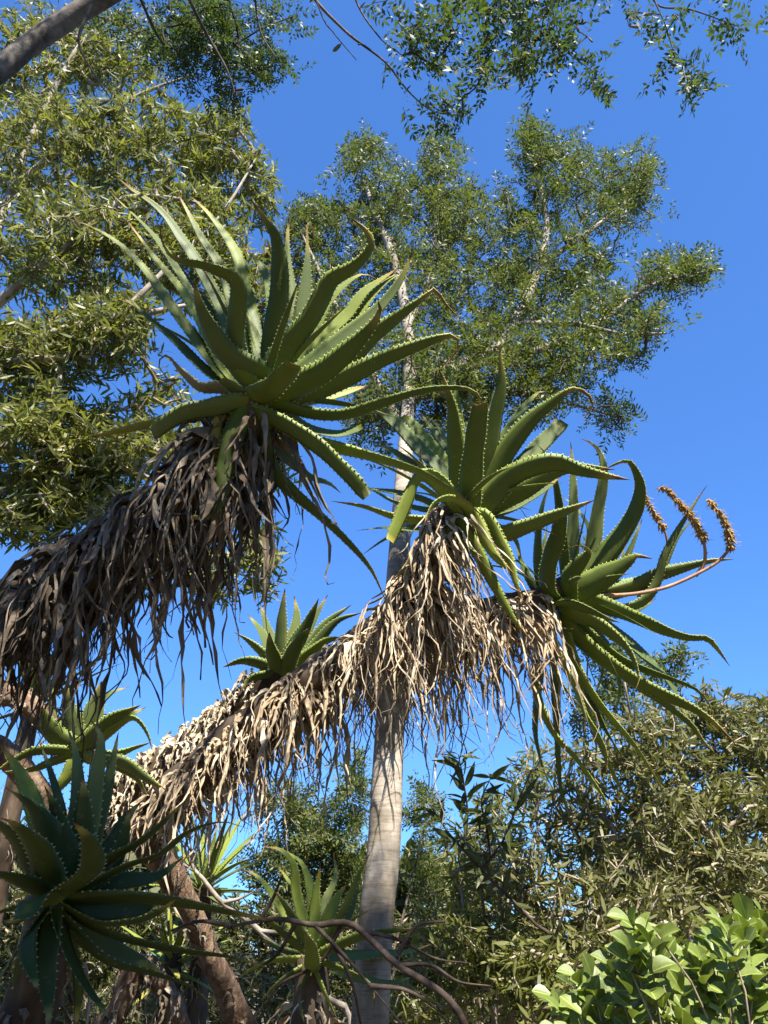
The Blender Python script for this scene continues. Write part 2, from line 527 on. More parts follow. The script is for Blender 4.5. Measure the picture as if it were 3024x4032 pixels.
# ------------------------------------------------------------------ aloe leaf
def aloe_leaf_mesh(pts, W, axis, mat_, mode=None, seed=0, n=18, thick=.30, teeth=True, tail=None, chan=.45, face=0.0):
    rs = random.Random(seed)
    c = catmull(pts, n)
    L = np.linalg.norm(np.diff(c, axis=0), axis=1).sum()
    T = tangents(c)
    A = unit(unit(axis) + face * unit(CAM - np.mean(c, axis=0)))
    Nn = A - np.dot(A, T[0]) * T[0]
    Nn = unit(Nn) if np.linalg.norm(Nn) > .05 else unit(np.cross(T[0], (1, 0, 0)))
    t = np.linspace(0, 1, n + 1)
    if tail:
        wd = np.where(t < tail, 1 - .84 * (t / tail) ** 2.2, np.maximum(.16 - .13 * (t - tail) / (1 - tail), .03))
        tt = np.where(t < tail, t / tail * .90, .92 + .08 * (t - tail) / (1 - tail))
    elif mode == 'blunt':
        wd = 1 - .34 * t
        wd[-1] *= .72
        tt = t * .86
    else:
        wd = np.maximum((1 - t ** 1.9) ** .95, .02)
        tt = t
    wd = wd * (.8 + .2 * np.minimum(1, t / .12))
    us = np.array([-1, -.62, 0, .62, 1])
    V, AT, edge = [], [], []
    roll = rs.uniform(-.18, .18)
    wob = rs.uniform(0, 6)
    for i in range(n + 1):
        pr = A - np.dot(A, T[i]) * T[i]
        Nt = Nn - np.dot(Nn, T[i]) * T[i]
        Nn = unit(Nt * .65 + pr * .35) if i else Nn
        Nn = unit(Nn - np.dot(Nn, T[i]) * T[i])
        ro = roll * t[i] * 2 + .05 * math.sin(wob + 5 * t[i])
        B0 = np.cross(T[i], Nn)
        Nr = Nn * math.cos(ro) + B0 * math.sin(ro)
        B = np.cross(T[i], Nr)
        h = W * .5 * wd[i] * (1 + .05 * math.sin(wob * 3 + t[i] * 17) * (t[i] > .3))
        dep = thick * 2 * h * (1 - .35 * t[i])
        lo = [c[i] + B * (u * h) - Nr * dep * (1 - u * u) for u in us]
        hi = [c[i] + B * (u * h) - Nr * dep * chan * (1 - u * u) for u in us[1:4]][::-1]
        V += lo + hi
        AT += [(abs(u), tt[i], 0) for u in us] + [(abs(u), tt[i], 0) for u in us[1:4]]
        edge.append((c[i] - B * h, c[i] + B * h, B, Nr, h))
    k = 8
    i = np.arange(n)[:, None] * k
    j = np.arange(k)[None]
    F = np.stack([i + j, i + k + j, i + k + (j + 1) % k, i + (j + 1) % k], -1).reshape(-1, 4)
    capf = np.array([[n * k + q for q in (0, 1, 2, 7)], [n * k + q for q in (2, 3, 4, 5)], [n * k + q for q in (2, 5, 6, 7)]])
    mb = MB()
    mb.add(V, [F, capf], AT)
    if teeth:
        step = .021 if W > .03 else .03
        nt_ = int(L * .93 / step)
        TV, TF = [], []
        for sgn in (0, 1):
            for q in range(nt_):
                s = (q + .5 + rs.uniform(-.2, .2)) / nt_ * .95
                x = s * n
                i0 = min(int(x), n - 1)
                f = x - i0
                e = edge[i0][sgn] * (1 - f) + edge[i0 + 1][sgn] * f
                h = edge[i0][4] * (1 - f) + edge[i0 + 1][4] * f
                if h < .0035:
                    continue
                B = edge[i0][2] * (1 if sgn else -1)
                tg = T[i0]
                ln = min(.0062, .003 + h * .12) * rs.uniform(.8, 1.2)
                bw = ln * .62
                nr = edge[i0][3]
                o = len(TV)
                TV += [e - tg * bw - B * .001, e + tg * bw - B * .001, e - nr * bw * .8 - B * .001, e + B * ln + tg * ln * .55]
                TF += [(o, o + 1, o + 3), (o + 1, o + 2, o + 3), (o + 2, o, o + 3)]
        if TV:
            mb.add(TV, [np.array(TF)], np.tile((0, .4, .75), (len(TV), 1)))
    return mb.mesh('leaf', mat_)

def read_leaf(spec, D):
    fr, pts, W, dz = spec[:4]
    ox, oy, s = FR[fr]
    pts = np.array(pts, float)
    seg = np.concatenate([[0], np.cumsum(np.linalg.norm(np.diff(pts, axis=0), axis=1))])
    t = seg / seg[-1]
    d = D + dz * (.22 + .78 * t)
    if fr == '6':
        d = d - .15 * t
    out = [P(ox + x * s, oy + y * s, dd) for (x, y), dd in zip(pts, d)]
    return out, W * s * D / FOC * (1.15 if dz > .09 or fr == '6' else 1.0)

def add_leaves(plant, specs, D, axis, seed, wmul=1.0):
    for i, sp in enumerate(specs):
        pts, W = read_leaf(sp, D)
        kind = sp[4] if len(sp) > 4 else 'g'
        op = sp[5] if len(sp) > 5 else {}
        lo = {}
        child('leaf', aloe_leaf_mesh(pts, W * wmul, op.get('axis', axis), M[kind], op.get('mode'), seed * 100 + i, op.get('n', 18),
                                     op.get('thick', .15 if op.get('mode') == 'blunt' else .21), True, op.get('tail'), face=op.get('face', 1.1 if sp[3] > .09 else -.9)), plant)

def proc_rosette(plant, c, axis, n, L, W, seed, kinds='ggb', amin=15, amax=105, droop=.35, curl=0.0):
    rs = random.Random(seed)
    A = unit(axis)
    X = unit(np.cross(A, (.3, .9, .1)))
    Y = np.cross(A, X)
    for i in range(n):
        f = (i + .5) / n
        th = rad(amin + (amax - amin) * f ** .9 + rs.uniform(-8, 8))
        az = i * 2.39996 + rs.uniform(-.25, .25)
        Rr = X * math.cos(az) + Y * math.sin(az)
        l = L * rs.uniform(.8, 1.1) * (.75 + .35 * min(1, f * 2))
        pts, p = [], np.array(c) + Rr * .02 - A * (.10 * f)
        for q in range(6):
            pts.append(p.copy())
            a = th + (q - 1.5) * curl
            d = A * math.cos(a) + Rr * math.sin(a)
            d = unit(d + np.array((0, 0, -1)) * droop * f * (q / 5.0) ** 1.3)
            p = p + d * l / 5
        child('leaf', aloe_leaf_mesh(pts, W * rs.uniform(.85, 1.1), A, M[rs.choice(kinds)], None, seed * 77 + i, 14, .27), plant)

# ------------------------------------------------------------------ dry leaf skirt
def dry_variant(seed, L, reach, W, wiggle, mat_, n=12, lift=.3):
    """one dead leaf: springs from the stem, hangs down, shrivelled, folded and twisted"""
    rs = random.Random(seed)
    p = np.zeros(3)
    d = unit((1, rs.uniform(-.4, .4), lift * rs.uniform(.2, 1.6)))
    pts = [p.copy()]
    k = L / n
    grav = rs.uniform(.36, .9)
    for i in range(n):
        f = (i + 1) / n
        g = grav * (1 if f < .75 else rs.uniform(.0, .8))
        d = unit(d + np.array((0, 0, -1)) * g + np.array((rs.gauss(0, wiggle), rs.gauss(0, wiggle), rs.gauss(0, wiggle * .4))) * (1 + f))
        p = p + d * k
        pts.append(p.copy())
    if rs.random() < .35:      # hooked end
        q = rs.uniform(-1, 1)
        e = np.array((q, rs.uniform(-1, 1), .2)) * k
        pts[-1] = pts[-1] + e * 1.2 + np.array((0, 0, k * .6))
        pts[-2] = pts[-2] + e * .5
    c = np.array(pts)
    T = tangents(c)
    tw = rs.uniform(-.8, .8)
    B = unit(np.cross(T[0], (0, .05, 1)))
    V, AT = [], []
    for i in range(n + 1):
        t = i / n
        B = unit(B - np.dot(B, T[i]) * T[i])
        Nn = np.cross(T[i], B)
        tw += rs.gauss(0, .5)
        b = B * math.cos(tw) + Nn * math.sin(tw)
        nn = np.cross(T[i], b)
        h = W * .5 * max(.14, (1 - t) ** .75) * rs.uniform(.42, 1.3) * (1.35 if t < .2 else 1)
        fold = rs.uniform(.2, 1.5)
        V += [c[i] - b * h * rs.uniform(.7, 1.2) + nn * h * fold, c[i] - nn * h * .3, c[i] + b * h * rs.uniform(.7, 1.2) + nn * h * fold * rs.uniform(.1, 1)]
        AT += [(1, t, 0), (0, t, 0), (1, t, 0)]
    V, AT = np.array(V), np.array(AT)
    i = np.arange(n)[:, None] * 3
    j = np.arange(2)[None]
    F = np.stack([i + j, i + 3 + j, i + 4 + j, i + 1 + j], -1).reshape(-1, 4)
    return V, F, AT

def skirt(plant, path, radii, count, variants, mat_, seed, smin=.7, smax=1.25, prob=None, parts=300, tdens=None, lean=None, top=1.0):
    """hang dry leaves on the stem: up to `parts` as single objects, the rest as one piece of stuff"""
    rs = random.Random(seed)
    n = 80
    c = catmull(path, n)
    rr = np.interp(np.linspace(0, 1, n + 1), np.linspace(0, 1, len(radii)), radii)
    T = tangents(c)
    meshes = [make_mesh('dry_leaf', V, [F], {'lc': A}, False, mat_) for V, F, A in variants]
    items = []
    for q in range(count):
        while True:
            t = rs.random()
            if tdens is None or rs.random() < tdens(t):
                break
        i = int(t * n)
        a = rs.uniform(0, 2 * math.pi)
        while math.sin(a) > top:
            a = rs.uniform(0, 2 * math.pi)
        s0 = unit(np.cross(T[i], (0, 0, 1)))
        u0 = np.cross(s0, T[i])
        nrm = s0 * math.cos(a) + u0 * math.sin(a)
        pos = c[i] + nrm * rr[i] * rs.uniform(.75, 1.05) + T[i] * rs.uniform(-.02, .02)
        hz = np.array((nrm[0], nrm[1], 0)) + np.array((rs.gauss(0, .3), rs.gauss(0, .3), 0)) + np.array((T[i][0], T[i][1], 0)) * .25
        yaw = math.atan2(hz[1], hz[0])
        s = rs.uniform(smin, smax)
        mt = Matrix.Translation(Vector(pos)) @ (Matrix.Rotation(rs.gauss(0, .16) + (lean or 0), 4, 'Y')) @ Matrix.Rotation(rs.gauss(0, .13), 4, 'X') @ Matrix.Rotation(yaw, 4, 'Z') @ Matrix.Diagonal((s * rs.uniform(.8, 1.2), s * rs.uniform(.8, 1.2), s, 1))
        items.append((np.linalg.norm(pos - CAM), rs.randrange(len(variants)), mt))
    items.sort(key=lambda e: e[0])
    for _, v, mt in items[:parts] if parts else ():
        child('dry_leaf', meshes[v], plant, mt)
    if len(items) > parts:
        mb = MB()
        for _, v, mt in items[parts:]:
            V, F, A = variants[v]
            m4 = np.array(mt)
            mb.add(V @ m4[:3, :3].T + m4[:3, 3], [F], A)
        child('dry_leaf_thatch', mb.mesh('dry_leaf_thatch', mat_, False), plant, kind='stuff')

def stem(plant, path, radii, mat_, name='stem', lump=.10, sides=12, n=None, seed=0):
    mb = MB()
    tube(mb, path, radii, sides, n or len(path) * 7, lump, True, seed)
    return child(name, mb.mesh(name, mat_), plant)

# =================================================================== ALOE 1: big rosette on shaggy leaning stem
D1 = 3.0
a1_path = [Q(-520, 2050, 2.9), Q(-330, 1580, 2.95), Q(-150, 1400, 3.0), Q(60, 1305, 3.03), Q(240, 1190, 3.03), Q(400, 1070, 3.02), Q(500, 965, 3.0), Q(555, 860, 3.0)]
aloe1 = thing('aloe_plant', 'large aloe rosette on a leaning stem hung with grey-brown dead leaves', 'aloe', a1_path[0])
stem(aloe1, a1_path, [.15, .14, .13, .12, .115, .11, .10, .07], M['core'], seed=1)
var1 = [dry_variant(100 + i, R.uniform(.22, .46), .5, R.uniform(.022, .044), .15, None) for i in range(40)] + [dry_variant(140 + i, R.uniform(.45, .66), .5, R.uniform(.012, .022), .17, None, 14) for i in range(9)]
skirt(aloe1, a1_path[2:8], [.12, .12, .115, .11, .09, .06], 620, var1, M['dry1'], 21, .7, 1.45, tdens=lambda t: (.75 + .25 * t) if t < .86 else .06)
skirt(aloe1, [Q(455, 1010, 3.06), Q(510, 940, 3.09), Q(560, 890, 3.10)], [.10, .09, .07], 150, var1, M['dry1'], 22, .9, 1.55, parts=0)
AX1 = unit((.16, -.10, 1))
L1 = [
    ('1', [(1330, 1560), (1180, 1480), (950, 1190), (780, 960), (600, 710), (400, 510), (200, 390), (70, 345), (20, 325)], 112, .15, 'g', {'n': 24}),
    ('1', [(1380, 1560), (1190, 1440), (1000, 1080), (850, 840), (650, 600), (540, 450), (450, 340)], 105, .2, 'y', {}),
    ('1', [(1400, 1520), (1250, 1300), (1110, 1080), (900, 800), (720, 530), (580, 370), (430, 230), (320, 120)], 135, .34, 'b', {'mode': None}),
    ('1', [(1420, 1500), (1250, 1250), (1180, 1050), (1080, 850), (960, 630), (850, 470), (740, 310), (620, 200), (480, 110), (380, 20)], 130, .38, 'b', {'n': 22}),
    ('1', [(1430, 1480), (1330, 1260), (1250, 1000), (1150, 700), (1000, 470), (900, 280), (820, 130)], 120, .42, 'g', {}),
    ('1', [(1450, 1480), (1400, 1280), (1360, 1050), (1300, 780), (1260, 600), (1150, 420), (1040, 280), (910, 160)], 135, .46, 'y', {}),
    ('1', [(1480, 1460), (1430, 1260), (1400, 1100), (1340, 900), (1290, 680), (1230, 540), (1180, 440)], 100, .4, 'b', {}),
    ('1', [(1360, 1620), (1180, 1530), (1000, 1400), (830, 1230), (700, 1120), (560, 1000), (430, 850)], 110, .1, 'b', {}),
    ('1', [(1480, 1470), (1320, 1400), (1170, 1290), (1060, 1120), (985, 950), (945, 780)], 215, -.28, 'b', {'thick': .22}),
    ('1', [(1400, 1560), (1270, 1420), (1245, 1180), (1260, 1020), (1275, 880), (1255, 790), (1190, 735), (1000, 670), (800, 620), (720, 510), (700, 400), (725, 340)], 150, -.32, 'g', {'tail': .86, 'n': 26}),
    ('1', [(1520, 1470), (1520, 1300), (1535, 1150), (1560, 950), (1570, 700), (1540, 470), (1450, 320), (1360, 200)], 185, -.10, 'g', {}),
    ('2', [(250, 1300), (390, 1000), (380, 800), (350, 560), (335, 350), (345, 130)], 105, .3, 'b', {}),
    ('2', [(280, 1300), (420, 900), (465, 650), (480, 450), (478, 250), (482, 165), (515, 200), (522, 300), (500, 380)], 120, .28, 'b', {'tail': .72, 'n': 22}),
    ('2', [(180, 1350), (230, 1220), (350, 1050), (480, 900), (570, 740), (650, 590), (780, 520), (880, 440), (935, 360), (945, 300), (890, 220), (790, 140)], 185, -.12, 'g', {'n': 24}),
    ('2', [(300, 1300), (420, 1150), (520, 950), (620, 760), (730, 640), (850, 560), (920, 555), (985, 590)], 120, .34, 'y', {}),
    ('2', [(320, 1320), (430, 1180), (600, 980), (760, 850), (880, 690), (1000, 600), (1150, 500)], 140, .30, 'y', {}),
    ('2', [(330, 1330), (480, 1170), (650, 1050), (800, 900), (900, 760), (1000, 650), (1120, 560), (1220, 590), (1270, 700)], 110, .34, 'y', {}),
    ('2', [(250, 1200), (300, 1000), (240, 850), (215, 730), (190, 600), (130, 470), (0, 340)], 110, .36, 'y', {}),
    ('2', [(330, 1330), (500, 1200), (700, 1040), (900, 880), (1050, 740), (1150, 600), (1210, 480), (1240, 380)], 140, .12, 'b', {}),
    ('2', [(200, 1430), (350, 1380), (600, 1250), (800, 1080), (950, 920), (1010, 800), (990, 740)], 215, -.22, 'g', {}),
    ('2', [(330, 1400), (700, 1250), (950, 1000), (1150, 850), (1300, 740), (1400, 660), (1440, 700), (1500, 790), (1590, 870)], 170, .02, 'g', {'tail': .80, 'n': 22}),
    ('2', [(250, 1480), (450, 1430), (700, 1330), (1000, 1180), (1250, 1080), (1450, 1010), (1550, 1000), (1578, 1080), (1480, 1220)], 175, 0.0, 'g', {'tail': .84, 'n': 22}),
    ('2', [(80, 1450), (200, 1390), (310, 1290), (385, 1200)], 205, -.26, 'g', {'mode': 'blunt'}),
    ('2', [(300, 1480), (500, 1460), (700, 1420), (920, 1360)], 130, .2, 'y', {}),
    ('2', [(150, 1500), (300, 1500), (500, 1560), (750, 1570), (1000, 1490), (1300, 1400), (1511, 1377), (1659, 1390), (1738, 1451), (1745, 1517), (1640, 1470)], 105, -.12, 'g', {'n': 24}),
    ('2', [(150, 1500), (300, 1540), (480, 1660), (700, 1710), (880, 1660)], 100, .12, 'g', {'mode': 'blunt'}),
    ('2', [(60, 1530), (200, 1590), (350, 1660), (560, 1800), (700, 1930), (830, 2060), (911, 2170)], 150, -.22, 'g', {'mode': 'blunt'}),
    ('2', [(150, 1550), (300, 1630), (550, 1770), (780, 1830), (1000, 1890), (1250, 1970), (1400, 2040), (1578, 2157), (1792, 2344)], 125, -.22, 'y', {'n': 22}),
    ('3', [(920, 60), (950, 210), (965, 320), (1030, 440), (1200, 590), (1350, 730), (1480, 880), (1555, 1040)], 82, 0.0, 'g', {'n': 22}),
    ('3', [(930, 60), (980, 230), (1080, 340), (1180, 420), (1270, 450), (1330, 500)], 85, .15, 'g', {}),
    ('3', [(860, 70), (830, 130), (780, 250), (740, 400), (720, 530), (680, 600), (620, 625), (545, 605)], 125, -.25, 'g', {}),
    ('3', [(800, 60), (720, 130), (700, 300), (680, 440), (650, 530), (600, 600)], 62, -.2, 'o', {}),
    ('3', [(860, 50), (760, 55), (650, 75), (540, 95), (460, 140), (380, 200)], 140, -.26, 'b', {'mode': 'blunt'}),
    ('3', [(820, 60), (500, 120), (380, 150), (200, 190), (60, 220)], 85, -.08, 'o', {}),
    ('1', [(1400, 1650), (1150, 1560), (1000, 1560), (900, 1480), (810, 1390), (770, 1335), (720, 1330), (690, 1400), (760, 1500)], 120, .02, 'x', {'tail': .7}),
    ('1', [(1420, 1680), (1330, 1640), (1230, 1560), (1140, 1500)], 130, -.12, 'b', {'mode': 'blunt'}),
    ('1', [(1470, 1500), (1440, 1380), (1420, 1300), (1380, 1150), (1310, 1000)], 110, .2, 'g', {}),
]
add_leaves(aloe1, L1, D1, AX1, 3, 1.0)
proc_rosette(aloe1, Q(570, 835, 3.08), AX1 + np.array((0, .25, 0)), 16, .55, .034, 81, 'gby', amin=14, amax=95, droop=.3, curl=.07)

# =================================================================== ALOE 2: forked stem with two rosettes and flower spikes
D2, D3 = 3.6, 3.85
main2 = [Q(560, 2330, 4.3), Q(520, 2212, 4.3), Q(455, 2070, 4.25), Q(395, 1930, 4.2), Q(330, 1830, 4.1), Q(330, 1760, 4.0), Q(480, 1630, 3.85), Q(640, 1505, 3.75), Q(780, 1405, 3.74), Q(900, 1330, 3.74), Q(1030, 1330, 3.72), Q(1140, 1310, 3.8), Q(1225, 1270, 3.86)]
b0 = main2[0].copy(); b0[2] = -.1
main2 = [b0] + main2
fork2 = [Q(860, 1345, 3.72), Q(900, 1280, 3.62), Q(945, 1180, 3.6), Q(975, 1100, 3.6)]
aloe2 = thing('aloe_plant', 'forked aloe with two green rosettes, sunlit tan thatch of dead leaves and orange flower spikes', 'aloe', main2[0])
stem(aloe2, main2[:7], [.085, .08, .075, .068, .066, .07, .08], M['redbark'], 'trunk', .16, 18, 90, 5)
stem(aloe2, main2[5:], [.10, .10, .11, .12, .12, .11, .10, .08, .06], M['core'], seed=2, lump=.14)
stem(aloe2, fork2, [.09, .085, .075, .06], M['core'], seed=3)
var2 = [dry_variant(300 + i, R.uniform(.18, .42), .5, R.uniform(.014, .032), .18, None) for i in range(36)] + [dry_variant(350 + i, R.uniform(.40, .62), .5, R.uniform(.010, .018), .2, None, 14) for i in range(9)]
end2 = [Q(1165, 1302, 3.83)]
var0 = [dry_variant(740 + i, R.uniform(.07, .15), .5, R.uniform(.022, .042), .2, None) for i in range(14)]
skirt(aloe2, main2[6:12], [.105, .11, .115, .12, .11, .10], 420, var0, M['dry2'], 36, .7, 1.2, parts=0)
skirt(aloe2, main2[6:12] + end2, [.10, .10, .10, .10, .09, .07, .05], 640, var2, M['dry2'], 31, .72, 1.4, tdens=lambda t: .45 + .55 * min(1, t * 1.6), parts=130, top=.75)
var2b = [dry_variant(400 + i, R.uniform(.2, .46), .5, R.uniform(.014, .030), .17, None) for i in range(24)] + [dry_variant(450 + i, R.uniform(.5, .72), .5, R.uniform(.012, .022), .17, None, 14) for i in range(12)]
skirt(aloe2, fork2, [.10, .09, .08, .06], 380, var2b, M['dry2'], 32, .7, 1.25, parts=110, lean=-.15)
skirt(aloe2, main2[9:12] + end2, [.10, .09, .08, .05], 200, var2b, M['dry2'], 33, .95, 1.45, parts=60, lean=-.06)
skirt(aloe2, main2[1:7], [.08, .075, .07, .066, .066, .07], 70, [dry_variant(700 + i, R.uniform(.06, .16), .5, R.uniform(.02, .04), .2, None) for i in range(8)], M['dry1'], 34, .7, 1.2, parts=0)
skirt(aloe2, [Q(770, 1400, 3.52), Q(830, 1365, 3.52), Q(910, 1330, 3.52)], [.04, .04, .04], 75, var2, M['dry2'], 35, .8, 1.25, parts=0)
AX2 = unit((.10, -.10, 1))
L2 = [
    ('4', [(740, 930), (720, 860), (700, 700), (680, 500), (665, 350), (620, 210), (590, 140)], 125, -.18, 'g', {}),
    ('4', [(750, 930), (760, 830), (775, 650), (800, 450), (822, 320)], 135, -.24, 'g', {'mode': 'blunt'}),
    ('4', [(770, 920), (800, 830), (860, 580), (900, 400), (935, 220), (925, 60), (925, 0)], 125, -.1, 'g', {}),
    ('4', [(780, 930), (830, 830), (950, 600), (1080, 430), (1200, 330), (1320, 250), (1400, 280), (1430, 340), (1370, 420)], 135, -.1, 'g', {'tail': .78, 'n': 22}),
    ('4', [(780, 900), (850, 700), (960, 500), (1040, 370), (1130, 270), (1175, 265), (1180, 310)], 110, .16, 'b', {'tail': .88}),
    ('4', [(770, 950), (840, 880), (950, 750), (1080, 680), (1230, 650), (1350, 690), (1480, 720), (1630, 745)], 150, -.16, 'g', {}),
    ('4', [(780, 950), (870, 890), (1050, 800), (1250, 690), (1400, 680), (1550, 690)], 140, .02, 'g', {}),
    ('4', [(790, 950), (900, 910), (1050, 850), (1180, 780), (1260, 720)], 115, .12, 'b', {}),
    ('4', [(800, 920), (1000, 700), (1100, 600), (1200, 500), (1275, 430)], 115, .22, 'b', {'mode': 'blunt'}),
    ('4', [(800, 900), (1050, 650), (1150, 530), (1220, 430), (1240, 380)], 80, .28, 'b', {}),
    ('4', [(740, 880), (620, 700), (500, 590), (400, 480), (330, 410), (275, 365)], 98, .18, 'b', {'mode': 'blunt'}),
    ('4', [(740, 860), (640, 690), (550, 560), (450, 450), (390, 400)], 92, .26, 'y', {'mode': 'blunt'}),
    ('4', [(750, 840), (650, 650), (590, 530), (530, 430), (475, 370)], 62, .32, 'b', {}),
    ('4', [(760, 830), (690, 650), (620, 510), (560, 420), (505, 445)], 58, .34, 'b', {}),
    ('4', [(730, 900), (640, 790), (560, 720), (420, 640), (330, 580), (220, 550)], 92, .18, 'b', {}),
    ('4', [(720, 950), (650, 930), (500, 850), (350, 810), (200, 790), (110, 740)], 70, .2, 'g', {}),
    ('4', [(720, 970), (640, 970), (450, 960), (330, 940), (180, 890), (0, 860)], 68, 0.0, 'y', {}),
    ('4', [(720, 990), (620, 1000), (450, 1015), (300, 1005), (140, 1022)], 56, .1, 'b', {}),
    ('4', [(720, 930), (620, 790), (530, 720), (470, 740), (430, 830), (380, 950), (325, 1080)], 108, -.34, 'y', {'mode': 'blunt', 'n': 22}),
    ('4', [(760, 950), (750, 900), (700, 860), (620, 845), (550, 890), (512, 990)], 66, -.36, 'y', {}),
    ('4', [(730, 930), (780, 930), (840, 1060), (900, 1160), (960, 1220), (1000, 1255)], 95, -.28, 'y', {}),
    ('4', [(780, 930), (850, 950), (920, 1070), (980, 1190), (1010, 1300), (1050, 1410)], 100, -.32, 'y', {}),
    ('4', [(700, 960), (760, 1060), (820, 1170), (880, 1290), (950, 1420), (1010, 1520), (1080, 1600)], 88, -.26, 'y', {}),
    ('4', [(680, 960), (650, 1010), (690, 1080), (760, 1130), (845, 1175)], 76, -.24, 'g', {}),
    ('4', [(650, 960), (590, 1010), (520, 1110), (430, 1210), (330, 1300)], 72, -.1, 'y', {}),
    ('4', [(790, 1010), (900, 1050), (1050, 1005), (1200, 950), (1350, 890), (1440, 855)], 125, -.04, 'g', {'thick': .16}),
    ('4', [(780, 800), (790, 500), (770, 350), (750, 210)], 45, .3, 'b', {}),
    ('4', [(790, 780), (850, 520), (880, 360), (900, 250), (970, 195)], 55, .3, 'b', {}),
    ('4', [(760, 800), (710, 450), (690, 300), (640, 140), (570, 40)], 48, .24, 'y', {}),
    ('4', [(800, 800), (880, 640), (910, 520), (918, 430)], 60, .26, 'b', {}),
    ('4', [(760, 780), (700, 560), (660, 450), (640, 390)], 60, .3, 'y', {}),
    ('4', [(700, 950), (600, 920), (480, 900), (340, 860), (230, 800), (120, 770)], 60, .26, 'y', {}),
    ('4', [(740, 990), (900, 1000), (1000, 1060), (1040, 1160)], 90, .1, 'g', {}),
    ('4', [(700, 900), (560, 760), (500, 660), (490, 570)], 70, .05, 'x', {}),
]
add_leaves(aloe2, L2, D2, AX2, 4)
proc_rosette(aloe2, Q(985, 1080, 3.65), AX2 + np.array((0, .25, 0)), 15, .5, .034, 82, 'gby', amin=12, amax=105, droop=.35, curl=.08)
AX3 = unit((.80, -.42, .42))
